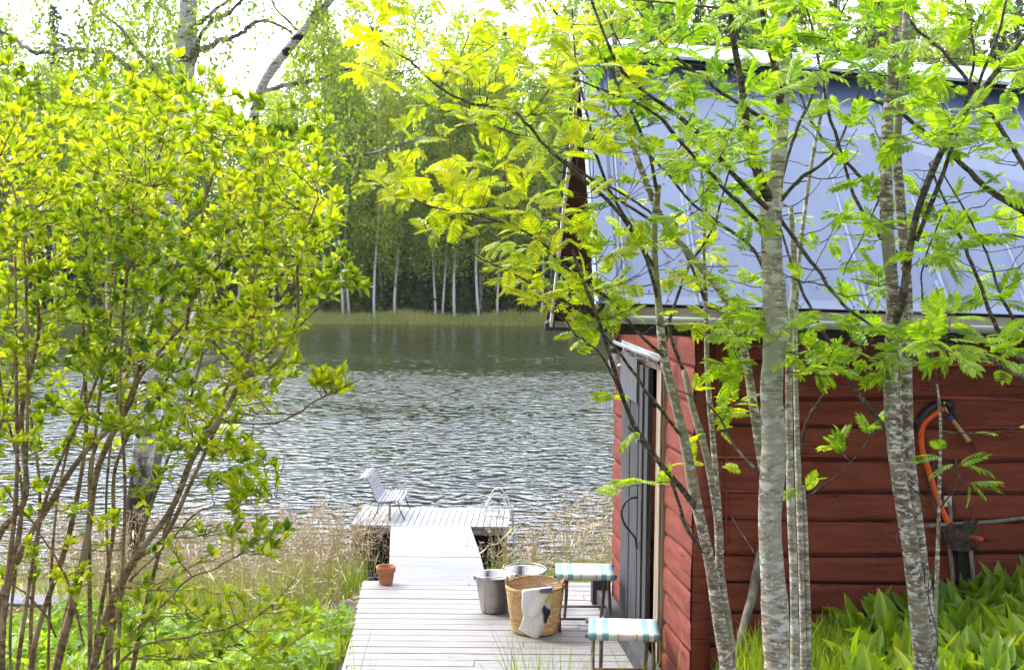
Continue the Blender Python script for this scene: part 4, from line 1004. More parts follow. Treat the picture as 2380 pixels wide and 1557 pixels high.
def pier_bench():
    q = on(*((820 + 300 / 4.718) * .9628, (1090 + 785 / 4.718) * .9628), PZT)
    e = empty('garden_bench', 'small slatted grey white bench with a high back on the pier, facing right', 'bench', loc=(q.x - .03, q.y, PZT), rz=PRZ); e.scale = (.84, .88, .84)
    w_ = .92
    seat = [(.56, .285), (.505, .31), (.45, .312), (.395, .305), (.34, .298), (.285, .293), (.23, .292)]
    back = [(.20, .31), (.175, .36), (.155, .41), (.135, .46), (.115, .51), (.095, .56), (.075, .61), (.05, .655)]
    head = [(.0, .668), (-.055, .655)]
    def slats(L_, name, vert):
        mb = MB()
        for i, (x, z) in enumerate(L_):
            nx = L_[min(i + 1, len(L_) - 1)]; pv = L_[max(i - 1, 0)]; an = math.atan2(nx[1] - pv[1], nx[0] - pv[0])
            mb.box((x, w_ / 2, z), (.042, w_, .014), rot=Matrix.Rotation(-an, 3, 'Y'))
        return mb.build(name, M['bench'], e, bevel=.002)
    M['bench'] = mat('bench_slat_paint', (.22, .21, .23), (.38, .36, .39), rough=.7, scale=6, stretch=(5, 1, 5))
    slats(seat, 'seat', 0); slats(back, 'backrest', 1); slats(head, 'headrest', 1)
    for y in (.06, w_ - .06):
        mb = MB(); P = catmull(np.array([(x, y, z - .014) for x, z in seat] + [(x, y, z) for x, z in [(.185, .29), (.14, .42), (.08, .57), (.03, .645), (-.06, .64)]]), 3)
        mb.tube(P, .008, 6); mb.build('side_frame', M['black'], e)
    for y in (.04, w_ - .04):
        for pts in ([(.53, .28), (.575, .12), (.64, .01)], [(.24, .28), (.20, .12), (.13, .01)]):
            mb = MB(); mb.tube(np.array([(x, y, z) for x, z in pts]), .009, 6); mb.build('leg', M['black'], e)
    mb = MB(); mb.bar((.40, .04, .0), (.40, .04, .29), .035, .035, up=(0, 1, 0)); mb.build('support_post', M['beam'], e)
pier_bench()

# ------------------------------------------------------------------ things on the deck
def bucket(px, py, z, k, rz, bail):
    p = on(px, py, z); e = empty('steel_bucket', k, 'bucket', 'steel buckets on the deck', (p.x, p.y, 0), rz)
    ro, rb, h = .152, .104, .285
    mb = MB(); mb.lathe([(0, .004), (rb - .004, .004), (rb, .012), (ro, h), (ro + .008, h + .003), (ro + .008, h - .004), (ro + .001, h - .006), (ro - .002, h - .002), (rb - .003, .02), (0, .016)], (0, 0, 0), 48)
    mb.build('body', M['steel'], e, smooth=True)
    mb = MB(); th = np.linspace(0, math.pi, 22)
    if bail == 'front': P = np.stack([(ro + .012) * np.cos(th), -(ro + .012) * np.sin(th), h + .008 + .012 * np.sin(th) ** 2], -1)
    else: P = np.stack([(ro + .012) * np.cos(th), (ro + .02) * np.sin(th), h + .008 + .010 * np.sin(th)], -1)
    mb.tube(P, .0035, 6); mb.build('bail_handle', M['steel'], e, smooth=True)
    for s_ in (-1, 1):
        mb = MB(); mb.box((s_ * (ro + .004), 0, h - .012), (.014, .04, .04)); mb.build('lug', M['steel'], e, bevel=.003)
bucket(1149, 1420, 0, 'brushed steel bucket nearer to us, left of the wicker basket', R(8), 'front')
bucket(1220, 1325, .285, 'brushed steel bucket farther back, partly hidden by the wicker basket', R(-15), 'back')

def pot():
    p = on(897, 1357, 0); e = empty('flower_pot', 'empty terracotta flower pot on the back left corner of the deck', 'flower pot', loc=(p.x, p.y, 0))
    mb = MB(); mb.lathe([(0, .002), (.052, .002), (.056, .008), (.071, .105), (.079, .106), (.083, .15), (.080, .153), (.073, .151), (.066, .10), (.05, .02), (0, .018)], (0, 0, 0), 40)
    mb.build('flower_pot_body', M['terra'], e, smooth=True)
    o = e.children[0]; o.name = 'body'
pot()

def wicker_mat():
    m = mat('wicker', (.40, .24, .08), (.66, .45, .20), rough=.6, scale=14, stretch=(1, 1, 3))
    return m
M['wicker'] = wicker_mat()
M['wicker_dark'] = mat('dark_wicker_rim', (.32, .15, .05), (.50, .27, .10), rough=.5, scale=14)
BK = on(1243, 1466, 0)
def basket_r(t): return .155 + .049 * t ** .8
def basket():
    e = empty('wicker_basket', 'round woven wicker laundry basket with two loop handles beside the buckets', 'basket', loc=(BK.x, BK.y, 0))
    H = .345; ns = 46; rows = 42
    def squash(th): return 1 + .035 * np.cos(2 * th + .4)
    mb = MB()                                   # horizontal weavers, passing in and out of the stakes
    for i in range(rows):
        z = .012 + (H - .02) * i / (rows - 1); t = z / H; dense = z > H * .58 or z < .05
        th = np.linspace(0, 2 * math.pi, ns * 3, endpoint=False)
        if not dense and i % 2 and False: continue
        amp = .0045 * np.cos(th * ns / 2 + (i % 2) * math.pi)
        lip = .0 if z < H - .02 else .004
        zz = z + .012 * np.sin(th + .6) * t
        r_ = basket_r(t) * squash(th) + amp + lip
        P = np.stack([r_ * np.cos(th), r_ * np.sin(th), zz], -1)
        mb.tube(P, .0034 if dense else .0028, 5, closed=True)
    mb.build('weave', M['wicker'], e, smooth=True)
    mb = MB()
    for j in range(ns):
        th = 2 * math.pi * j / ns; zs = np.linspace(.0, H, 8)
        P = np.stack([basket_r(zs / H) * squash(th) * math.cos(th), basket_r(zs / H) * squash(th) * math.sin(th), zs + .012 * np.sin(th + .6) * zs / H], -1)
        mb.tube(P, .0026, 5)
    mb.build('stakes', M['wicker'], e, smooth=True)
    mb = MB(); th = np.linspace(0, 2 * math.pi, 90, endpoint=False)
    for k, dz in enumerate((0, .008)):
        r_ = basket_r(1) * squash(th) + .003 + .002 * np.sin(th * 30 + k * 3)
        mb.tube(np.stack([r_ * np.cos(th), r_ * np.sin(th), H + dz - .004 + .012 * np.sin(th + .6) + .002 * np.cos(th * 30 + k * 3)], -1), .0055, 6, closed=True)
    mb.build('rim', M['wicker'], e, smooth=True)
    mb = MB(); mb.lathe([(0, .005), (.15, .005), (.155, .012), (0, .012)], (0, 0, 0), 30); mb.build('base', M['wicker_dark'], e)
    for a in (R(172), R(-14)):
        t = np.linspace(0, math.pi, 14); c = np.array([math.cos(a), math.sin(a), 0]); s_ = np.array([-math.sin(a), math.cos(a), 0])
        P = c * (basket_r(1) + .004) + s_[None] * (np.cos(t) * .045)[:, None] + np.array([0, 0, 1])[None] * (H - .03 + .075 * np.sin(t) ** .8)[:, None]
        mb = MB(); mb.tube(P, .0085, 7); mb.tube(P + np.array([0, 0, .006]) + c * .004, .005, 6); mb.build('handle', M['wicker_dark'], e, smooth=True)
basket()

def towel():
    m = bpy.data.materials.new('printed_towel'); m.use_nodes = True; t = m.node_tree; b = t.nodes['Principled BSDF']
    b.inputs['Roughness'].default_value = .9; b.inputs['Specular IOR Level'].default_value = .1
    at_ = t.nodes.new('ShaderNodeAttribute'); at_.attribute_name = 'Col'; 
    n = t.nodes.new('ShaderNodeTexNoise'); n.inputs['Scale'].default_value = 300
    bp = t.nodes.new('ShaderNodeBump'); bp.inputs['Distance'].default_value = .0006
    t.links.new(n.outputs[0], bp.inputs['Height']); t.links.new(bp.outputs[0], b.inputs['Normal']); t.links.new(at_.outputs[0], b.inputs['Base Color'])
    # the printed cloth: outline measured on the photo, laid over the basket's front
    def C(x, y): return ((1120 + x / 4.577) * .9628, (1330 + y / 4.577) * .9628)
    def surf(px, py, off):
        """point of the cloth hanging in front of the basket wall (sight line meets the basket's cone)"""
        d = ray(px, py); best = None
        o = Vector((0, 0, CAM_Z))
        for s_ in np.linspace(8.2, 10.2, 800):
            p = o + d * (s_ / d.y)
            t_ = min(max(p.z / .345, 0), 1.05); r_ = basket_r(t_) + off
            if (p.x - BK.x) ** 2 + (p.y - BK.y) ** 2 <= r_ * r_ : return p
        return o + d * ((BK.y - .14) / d.y)
    root = empty('towel', 'white kitchen towel with yellow and dark blue patches hanging over the basket rim', 'towel')
    def sheet(rows, cols_fn, off, name):
        nr = len(rows); P = []
        fine = []
        for i in range(nr - 1):
            for k in range(6):
                tt = k / 6; a, b_ = rows[i], rows[i + 1]
                fine.append([(a[j][0] + (b_[j][0] - a[j][0]) * tt, a[j][1] + (b_[j][1] - a[j][1]) * tt) for j in range(2)])
        fine.append(rows[-1]); nc = 22; G = np.zeros((len(fine), nc, 3)); Cc = []
        for i, (l, r_) in enumerate(fine):
            for j in range(nc):
                u = j / (nc - 1); x, y = l[0] + (r_[0] - l[0]) * u, l[1] + (r_[1] - l[1]) * u
                v = i / (len(fine) - 1)
                p = surf(*C(x, y), off + .006 + .010 * (math.sin(u * 8 + v * 2.5) * .5 + .5) * min(1, v * 2.5))
                G[i, j] = p; Cc.append(cols_fn(x, y))
        mb = MB(); mb.grid(G[:, ::-1]); o = mb.build(name, m, root, smooth=True)
        q = o.modifiers.new('s', 'SOLIDIFY'); q.thickness = .002; q.offset = 0
        ca = o.data.color_attributes.new('Col', 'FLOAT_COLOR', 'POINT'); Cc = np.array(Cc).reshape(len(fine), nc, 4)[:, ::-1].reshape(-1)
        ca.data.foreach_set('color', Cc)
        return o
    Wc, Yc, Bc, Gc = (.80, .78, .76, 1), (.80, .72, .14, 1), (.16, .18, .30, 1), (.045, .05, .07, 1)
    def c_top(x, y):
        if x > 835 + (y - 425) * .1 and y < 470 - (x - 900) * .05 and x > 800 and y < 455 + (980 - x) * .25: return Bc
        if 790 < x < 900 and y < 520 and (x - 790) > (y - 440) * .6: return (.80, .74, .50, 1)
        return Wc
    def c_low(x, y):
        if y < 560 and x > 890: return Yc
        if x > 862 and y < 800 and x > 850 + (y - 580) * .14: return Gc if y > 575 + (x - 870) * .9 else (.72, .70, .55, 1)
        return Wc
    sheet([[(690, 540), (980, 455)], [(700, 600), (975, 560)], [(700, 640), (965, 640)], [(650, 720), (945, 700)], [(640, 780), (905, 795)], [(605, 865), (905, 812)], [(700, 925), (860, 900)], [(805, 980), (812, 980)]], c_low, .002, 'lower_fold')
    sheet([[(640, 440), (978, 405)], [(640, 450), (975, 425)], [(640, 520), (915, 510)], [(634, 600), (880, 600)], [(640, 640), (850, 660)], [(650, 700), (820, 715)], [(700, 712), (790, 728)]], c_top, .012, 'upper_fold')
    # the part lying inside the rim
    G = np.zeros((5, 12, 3))
    for i in range(5):
        for j in range(12):
            u = j / 11; p = surf(*C(640 + 338 * u, 440 - 35 * u), .018); c = Vector((BK.x, BK.y, p.z)); q = p.lerp(c, .16 * i / 4 * 2); q.z = p.z + .008 * math.sin(i * .9) - .02 * i * (i > 1)
            G[i, j] = q
    mb = MB(); mb.grid(G); o = mb.build('inner_fold', m, root, smooth=True)
    ca = o.data.color_attributes.new('Col', 'FLOAT_COLOR', 'POINT'); ca.data.foreach_set('color', np.array([Wc] * 60).reshape(-1))
    q = o.modifiers.new('s', 'SOLIDIFY'); q.thickness = .002
towel()

def stripe_mat():
    m = bpy.data.materials.new('striped_canvas'); m.use_nodes = True; t = m.node_tree; b = t.nodes['Principled BSDF']
    b.inputs['Roughness'].default_value = .9; b.inputs['Specular IOR Level'].default_value = .1
    tcn = t.nodes.new('ShaderNodeTexCoord'); sx = t.nodes.new('ShaderNodeSeparateXYZ'); t.links.new(tcn.outputs['Object'], sx.inputs[0])
    r = t.nodes.new('ShaderNodeValToRGB'); r.color_ramp.interpolation = 'CONSTANT'; e = r.color_ramp.elements
    Wh, Te, Or, Cm = (.70, .69, .66, 1), (.19, .36, .39, 1), (.62, .38, .17, 1), (.66, .62, .55, 1)
    stops = [(0, Te), (.11, Wh), (.19, Te), (.285, Wh), (.36, Cm), (.375, Wh), (.40, Or), (.43, Wh), (.46, Cm), (.475, Wh), (.62, Cm), (.635, Wh), (.66, Or), (.69, Wh), (.755, Te), (.85, Wh), (.91, Te)]
    stops = [(p, c if c not in (Or, Cm) else c) for p, c in stops]
    e[0].position = 0; e[0].color = stops[0][1]; e[1].position = stops[1][0]; e[1].color = stops[1][1]
    for p, c in stops[2:]:
        q = e.new(p); q.color = c
    # ochre threads show on the front hem only, the seat itself is paler: hem by height
    ma = t.nodes.new('ShaderNodeMath'); ma.operation = 'MULTIPLY_ADD'; ma.inputs[1].default_value = 1 / .47; ma.inputs[2].default_value = .5
    t.links.new(sx.outputs[0], ma.inputs[0]); t.links.new(ma.outputs[0], r.inputs[0])
    r2 = t.nodes.new('ShaderNodeValToRGB'); r2.color_ramp.interpolation = 'CONSTANT'; e = r2.color_ramp.elements
    st2 = [(0, (.30, .48, .52, 1)), (.11, Wh), (.19, (.30, .48, .52, 1)), (.285, Wh), (.755, (.32, .46, .55, 1)), (.85, Wh), (.91, (.30, .48, .52, 1))]
    e[0].position = 0; e[0].color = st2[0][1]; e[1].position = st2[1][0]; e[1].color = st2[1][1]
    for p, c in st2[2:]:
        q = e.new(p); q.color = c
    t.links.new(ma.outputs[0], r2.inputs[0])
    mr = t.nodes.new('ShaderNodeMapRange'); mr.inputs[1].default_value = -.165; mr.inputs[2].default_value = -.15
    t.links.new(sx.outputs[1], mr.inputs[0])
    t.links.new(mixcol(t, mr.outputs[0], r.outputs[0], r2.outputs[0]), b.inputs['Base Color'])
    n = t.nodes.new('ShaderNodeTexNoise'); n.inputs['Scale'].default_value = 260; bp = t.nodes.new('ShaderNodeBump'); bp.inputs['Distance'].default_value = .0008
    t.links.new(n.outputs[0], bp.inputs['Height']); t.links.new(bp.outputs[0], b.inputs['Normal'])
    return m
M['canvas'] = stripe_mat()
def stool(corners, label, HS=.42):
    TL, TR, BR, BL = [on(*c2(*q), HS) for q in corners]
    c = (TL + TR + BR + BL) / 4; u = ((TR - TL) + (BR - BL)) / 2; w_ = .47
    sc = u.length / w_; rz = math.atan2(u.y, u.x)
    e = empty('folding_stool', label, 'stool', 'striped folding stools by the cabin door', (c.x, c.y, 0), rz)
    e.scale = (sc, sc, 1)
    d = .17; H = HS
    mb = MB(); G = []
    prof = [(-d - .008, H - .045), (-d - .019, H - .028), (-d - .017, H - .008), (-d - .004, H + .004)] + [(-d + 2 * d * t_, H + .004 - .030 * math.sin(math.pi * t_)) for t_ in np.linspace(.06, .94, 9)] + [(d + .004, H + .004), (d + .017, H - .008), (d + .019, H - .028), (d + .008, H - .045)]
    G = np.array([[(x, y, z + .004 * math.sin(x * 14) * (abs(y) < .12)) for y, z in prof] for x in np.linspace(-w_ / 2, w_ / 2, 16)])
    mb.grid(G[::-1]); o = mb.build('canvas_seat', M['canvas'], e, smooth=True); q = o.modifiers.new('s', 'SOLIDIFY'); q.thickness = .003
    for s_ in (-1, 1):
        mb = MB(); mb.tube(np.array([(-w_ / 2 - .022, s_ * d, H - .018), (w_ / 2 + .012, s_ * d, H - .018)]), .0145, 10); mb.build('seat_rod', M['stool_wood'], e, smooth=True)
    for sx_, off in ((-1, 0), (1, 0)):
        for s_ in (-1, 1):
            x = sx_ * (w_ / 2 - .030 - (.055 if s_ < 0 else 0))
            P = np.array([(x, s_ * d, H - .022), (x, s_ * d * .1, H * .45), (x, -s_ * (d + .045), 0.008)])
            mb = MB(); mb.tube(catmull(P, 4), np.linspace(.0145, .013, 9), 8); mb.build('leg', M['stool_wood'], e, smooth=True)
    for s_ in (-1, 1):
        mb = MB(); mb.tube(np.array([(-w_ / 2 + .04, s_ * (d - .015), .085 if s_ < 0 else .10), (w_ / 2 - .04, s_ * (d - .015), .085 if s_ < 0 else .10)]), .009, 8); mb.build('rung', M['stool_wood'], e, smooth=True)
stool([(1485, 800), (1872, 805), (1928, 905), (1505, 903)], 'striped canvas folding stool farther back, at the far corner of the red cabin')
stool([(1700, 1176), (2168, 1190), (2262, 1328), (1750, 1316)], 'striped canvas folding stool nearer to us, in front of the cabin door')

# ------------------------------------------------------------------ the cabin
CAB = empty('log_cabin', 'red painted log cabin with a blue grey metal roof', 'cabin')
FX, FY = .805, 10.07; NY = 7.42
def gx(y): return FX + .094 * (FY - y)            # plan line of the gable wall
def log_wall(p0, p1, z0, z1, pitch, name, flip=1, seed=0, thick=.12, slope0=0, zt=None, parent=CAB, groove=1.0):
    """hewn logs between plan points p0->p1, seen from the side flip*normal"""
    a = Vector((*p0, 0)); b = Vector((*p1, 0)); d = b - a; l = d.length; d.normalize(); n = Vector((d.y, -d.x, 0)) * flip
    from mathutils import noise as N
    mb = MB(); nx = max(6, int(l / .035)); i = 0; z = z0
    zs = [z0]
    while zs[-1] < z1: zs.append(zs[-1] + pitch * (1 + .12 * math.sin(seed + len(zs) * 2.3)))
    zs[-1] = z1
    if len(zs) > 2 and zs[-1] - zs[-2] < .05: zs.pop(-2)
    prof = [(.0, -.038), (.115, -.038), (.122, .000), (.15, .005), (.25, .004), (.5, .003), (.8, .001), (.91, -.002), (.97, -.006), (.998, -.011), (1.0, -.038)]
    for k in range(len(zs) - 1):
        G = np.zeros((nx + 1, len(prof), 3)); off = .012 * math.sin(k * 1.9 + seed)
        for ix in range(nx + 1):
            s_ = ix / nx; x = s_ * l
            lo = zs[k] + (.024 * N.noise(Vector((x * 1.1, k * 3.1 + seed, 0))) if k else 0)
            hi = zs[k + 1] + (.024 * N.noise(Vector((x * 1.1, (k + 1) * 3.1 + seed, 0))) if k < len(zs) - 2 else 0)
            top = 1
            for j, (t_, o_) in enumerate(prof):
                zz = lo + (hi - lo) * t_
                nn = (o_ if o_ > -.012 else o_ * groove) * min(1, (l - x) / .05 + (groove > 1)) + off * (abs(o_) < .01) * .3 + .005 * N.noise(Vector((x * 3, k * 7 + t_ * 2, seed))) + .002 * N.noise(Vector((x * 19, k * 7 + t_ * 5, seed)))
                p = a + d * x + n * nn
                G[ix, j] = (p.x, p.y, zz + slope0 * x)
        if flip < 0: G = G[::-1]
        mb.grid(G)
    # back side and ends so that the wall is solid
    A = a - n * thick; Bq = b - n * thick; e0 = a - n * .026 * groove; e1 = b - n * .026 * groove; s1 = slope0 * l
    V = [(e0.x, e0.y, z0), (e1.x, e1.y, z0 + s1), (e1.x, e1.y, z1 + s1), (e0.x, e0.y, z1), (A.x, A.y, z0), (Bq.x, Bq.y, z0 + s1), (Bq.x, Bq.y, z1 + s1), (A.x, A.y, z1)]
    mb.add(V, [[0, 1, 2, 3], [5, 4, 7, 6], [0, 3, 7, 4], [1, 5, 6, 2], [3, 2, 6, 7], [0, 4, 5, 1]])
    o = mb.build(name, M['red'], parent, smooth=True)
    o.data.materials.append(M['joint_shade']); npf = len(prof) - 1; tot = (len(zs) - 1) * nx * npf
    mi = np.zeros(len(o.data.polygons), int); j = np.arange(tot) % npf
    mi[:tot] = (j <= 1) | (j == npf - 1); mi[:tot][:nx * npf] *= (j[:nx * npf] == npf - 1)  # slot and ledge faces take the painted joint shade
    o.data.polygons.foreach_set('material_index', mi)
    return o
def P2(y): return (gx(y), y)
XR = 5.2
# gable wall: left of the door, right of the door, above it
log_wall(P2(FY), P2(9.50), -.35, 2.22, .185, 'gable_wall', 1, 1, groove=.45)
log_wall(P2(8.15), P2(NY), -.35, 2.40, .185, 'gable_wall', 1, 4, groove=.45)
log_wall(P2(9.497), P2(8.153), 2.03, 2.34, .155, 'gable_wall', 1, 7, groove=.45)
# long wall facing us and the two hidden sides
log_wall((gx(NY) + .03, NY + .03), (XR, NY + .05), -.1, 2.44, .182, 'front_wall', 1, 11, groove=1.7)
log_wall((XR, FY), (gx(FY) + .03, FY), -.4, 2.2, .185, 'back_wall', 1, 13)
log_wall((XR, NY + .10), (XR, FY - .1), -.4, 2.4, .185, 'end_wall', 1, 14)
mb = MB(); mb.box(((XR + 1.0) / 2 + .1, (FY + NY) / 2, -.02), (XR - 1.25, FY - NY - .3, .04)); mb.build('floor_boards', M['dark_void'], CAB)
# upper gables
for x0 in (None, XR):
    mb = MB()
    if x0 is None: V0 = [(gx(NY) + .02, NY + .02, 2.40), (gx(FY) + .02, FY - .02, 2.22), (gx(8.7) + .02, 8.7, 3.9)]
    else: V0 = [(XR, NY, 2.35), (XR, FY, 2.1), (XR, 8.7, 3.55)]
    V1 = [(x + .05, y, z) for x, y, z in V0]
    mb.add(V0 + V1, [[0, 2, 1], [3, 4, 5]]); mb.F.append(np.array([[0, 1, 4, 3], [1, 2, 5, 4], [2, 0, 3, 5]]) + 0)
    mb.build('upper_gable', M['red'], CAB)

# roof
E0 = at(1391, 703, 6.95); E1 = at(2380, 731, 6.95); R0 = at(1352, 132, 8.7); R1 = at(2380, 212, 8.7)
F0 = at(1283, 742, 10.5); F1 = F0 + Vector((XR + .3 - F0.x, 0, (E1.z - E0.z) / (E1.x - E0.x) * (XR + .3 - F0.x)))
def ext(a, b, x): t = (x - a.x) / (b.x - a.x); return a + (b - a) * t
E1x = ext(E0, E1, XR + .35); R1x = ext(R0, R1, XR + .35)
def slab(a, b, c, d, th, m, name, parent, n=None):
    """a-b along the eave, d-c along the ridge; thickness below"""
    nrm = (b - a).cross(d - a).normalized()
    if nrm.z < 0: nrm = -nrm
    mb = MB(); V = [a, b, c, d]; W_ = [p - nrm * th for p in V]
    mb.add([tuple(p) for p in V + W_], [[0, 1, 2, 3], [7, 6, 5, 4], [0, 4, 5, 1], [1, 5, 6, 2], [2, 6, 7, 3], [3, 7, 4, 0]])
    return mb.build(name, m, parent), nrm
roof, nN = slab(E0, E1x, R1x, R0, .006, M['roof'], 'roof', CAB)
rf2, nF = slab(F0, F1, R1x, R0, .006, M['roof'], 'far_roof_slope', CAB)
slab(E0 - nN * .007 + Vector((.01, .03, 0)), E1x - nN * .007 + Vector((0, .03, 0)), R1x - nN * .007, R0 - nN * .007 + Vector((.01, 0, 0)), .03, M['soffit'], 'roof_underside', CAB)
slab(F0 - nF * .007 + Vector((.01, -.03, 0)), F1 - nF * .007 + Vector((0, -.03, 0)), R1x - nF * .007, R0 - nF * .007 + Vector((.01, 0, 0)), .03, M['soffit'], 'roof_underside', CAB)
M['seam'] = mat('seam_metal', (.20, .25, .38), (.27, .33, .46), rough=.38, scale=4)
# standing seams
x = None
seams = [at(q, 712, 6.95).x for q in (1455, 1628, 1823, 2017, 2210, 2405)]
while seams[-1] < XR: seams.append(seams[-1] + .452)
for sxp in seams:
    a = ext(E0, E1, sxp); b = ext(R0, R1, sxp); mb = MB()
    mb.bar(a + nN * .013 + Vector((0, .005, 0)), b + nN * .013, .010, .026, up=tuple(nN)); mb.bar(a + nN * .0025 + Vector((-.02, .005, 0)), b + nN * .0025 + Vector((-.02, 0, 0)), .018, .005, up=tuple(nN))
    mb.build('standing_seam', M['seam'], roof)
# verge flashing at the left edge
mb = MB(); a = E0 + (R0 - E0) * .015; mb.bar(a + nN * .02 + Vector((.055, 0, 0)), R0 + nN * .02 + Vector((.055, 0, 0)), .10, .028, up=tuple(nN))
mb.build('verge_flashing', M['roof'], roof, bevel=.004)
mb = MB(); mb.bar(E0 - nN * .035 + Vector((-.008, -.01, 0)), R0 - nN * .035 + Vector((-.008, 0, 0)), .012, .085, up=tuple(nN)); mb.build('barge_board', M['trim_blue'], roof)
mb = MB(); mb.bar(F0 - nF * .045 + Vector((-.008, 0, 0)), R0 - nF * .045 + Vector((-.008, 0, 0)), .022, .08, up=tuple(nF)); mb.build('barge_board', M['white_paint'], rf2)
mb = MB(); mb.bar(F0 + nF * .02 + Vector((-.03, 0.03, 0)), R0 + nF * .02 + Vector((-.03, .0, 0)), .03, .05, up=tuple(nF)); mb.build('verge_flashing', M['black'], rf2)
# ridge cap on a dark ventilation gap
mb = MB(); up = Vector((0, 0, .03))
mb.bar(R0 + up + Vector((.02, 0, -.01)), R1x + up + Vector((0, 0, -.01)), .16, .03); mb.build('ridge_gap', M['black'], roof)
mb = MB(); V = []
for p in (R0 + Vector((.0, 0, .0)), R1x):
    for dy, dz in ((-.20, -.025), (-.02, .085), (.02, .085), (.20, -.025), (.20, -.045), (0, .06), (-.20, -.045)): V.append((p.x, p.y + dy, p.z + dz + .045))
F = [[i, (i + 1) % 7, 7 + (i + 1) % 7, 7 + i] for i in range(7)]
mb.add(V, F); mb.F.append(np.array([list(range(6, -1, -1))])); mb.F.append(np.array([list(range(7, 14))])); mb.build('ridge_cap', M['ridge'] if 'ridge' in M else M['trim_blue'], roof)
# eave: fascia, gutter, soffit
def along(o0, o1, sx, sz, m, name, parent=CAB, bevel=0):
    mb = MB(); mb.bar(E0 + Vector(o0), E1x + Vector(o1), sx, sz); return mb.build(name, m, parent, bevel=bevel)
along((.06, .035, -.045), (0, .035, -.045), .02, .05, M['beige'], 'fascia_board')
mb = MB(); th = np.linspace(math.pi, 2 * math.pi, 9); G = []
for p in (E0 + Vector((.06, -.02, -.068)), E1x + Vector((0, -.02, -.068))):
    G.append([(p.x, p.y + .045 * math.cos(t), p.z + .042 * math.sin(t)) for t in th])
mb.grid(np.array(G)); mb.build('gutter', M['gutter'], CAB, smooth=True, solid=.003)
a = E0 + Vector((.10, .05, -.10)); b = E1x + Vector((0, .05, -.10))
along((.06, .06, -.135), (0, .06, -.135), .03, .075, M['dark_void'], 'eave_shade_strip')  # dark strip added to stand for the shade between gutter and wall
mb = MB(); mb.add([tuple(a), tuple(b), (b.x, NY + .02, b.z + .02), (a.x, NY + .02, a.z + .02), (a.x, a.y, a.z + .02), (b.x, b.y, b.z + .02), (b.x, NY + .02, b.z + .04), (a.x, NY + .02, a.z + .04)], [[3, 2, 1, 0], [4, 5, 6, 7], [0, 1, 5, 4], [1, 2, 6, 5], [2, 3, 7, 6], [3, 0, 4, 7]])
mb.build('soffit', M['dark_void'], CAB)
# far eave: black gutter whose left end shows, with a plank on it
mb = MB(); mb.bar(F0 + Vector((-.06, .0, -.055)), F1 + Vector((0, .0, -.055)), .09, .075); mb.build('far_gutter', M['black'], CAB, bevel=.02)
mb = MB(); mb.bar(F0 + Vector((.02, -.10, -.035)), F0 + Vector((.62, -.10, -.045)), .03, .045); mb.build('eave_plank', M['beam'], CAB)
# verge rafters under the overhang
for f in (.0,):
    mb = MB(); mb.bar(E0 - nN * .075 + Vector((.22, .1, 0)), R0 - nN * .075 + Vector((.22, 0, 0)), .07, .07, up=tuple(nN)); mb.build('rafter', M['soffit'], CAB)
mb = MB(); mb.bar((E0.x + .14, 8.0, 2.37), (gx(8) + .3, 8.0, 2.37), .08, .09); mb.build('purlin_end', M['soffit'], CAB)

# door and its frame
def wallbox(mb, ya, yb, z0, z1, o0, o1):
    """box on the gable wall between ya>yb, offsets o0..o1 measured outwards (to the left)"""
    n = Vector((-1, -.094, 0)).normalized(); V = []
    for y in (ya, yb):
        for z in (z0, z1):
            for o in (o0, o1):
                p = Vector((gx(y), y, z)) + n * o; V.append(tuple(p))
    mb.add(V, [[0, 1, 3, 2], [4, 6, 7, 5], [0, 4, 5, 1], [2, 3, 7, 6], [0, 2, 6, 4], [1, 5, 7, 3]])
door = empty('door', None, None); door.parent = CAB
mb = MB(); ys = [9.49, 9.31, 9.15, 9.00, 8.84, 8.72]
for i in range(5): wallbox(mb, ys[i], ys[i + 1] + .006, .12 + .008 * (i % 2), 2.0 - .012 * (i % 3), .012 + .004 * (i % 2), .042 + .005 * (i % 2))
dl = mb.build('door_leaf', M['grey_wood'], door, bevel=.004)
mb = MB(); wallbox(mb, 8.712, 8.60, .10, 1.985, -.005, .030); mb.build('edge_board', M['grey_wood'], door, bevel=.004)
M['lead'] = mat('grey_sheet', (.075, .078, .088), (.13, .135, .145), rough=.55, scale=6, bump=.004)
mb = MB(); wallbox(mb, 9.50, 8.86, 1.72, 2.03, .052, .058); mb.build('cover_sheet', M['lead'], door)
# iron handle
def wp(y, z, o):
    n = Vector((-1, -.094, 0)).normalized(); p = Vector((gx(y), y, z)) + n * o; return np.array(p)
hk = [at(*q, 8.83) for q in ((1515, 1152), (1492, 1158), (1481, 1185), (1490, 1215), (1512, 1245), (1515, 1270))]
hk = np.array([wp(8.78 + .05 * i * 0, p.z, .055 + o) for i, (p, o) in enumerate(zip(hk, (0, .07, .11, .085, .015, 0)))])
mb = MB(); mb.tube(catmull(hk, 5), .008, 7); mb.build('handle', M['black'], door, smooth=True)
mb = MB(); wallbox(mb, 8.37, 8.16, -.05, 2.03, -.10, .02); wallbox(mb, 8.30, 8.17, -.05, 2.0, .023, .035); mb.build('door_jamb', M['raw_wood'], CAB, bevel=.003)
mb = MB(); wallbox(mb, 9.50, 8.37, 1.985, 2.03, -.10, .005); mb.build('door_lintel', M['raw_wood'], CAB, bevel=.003)
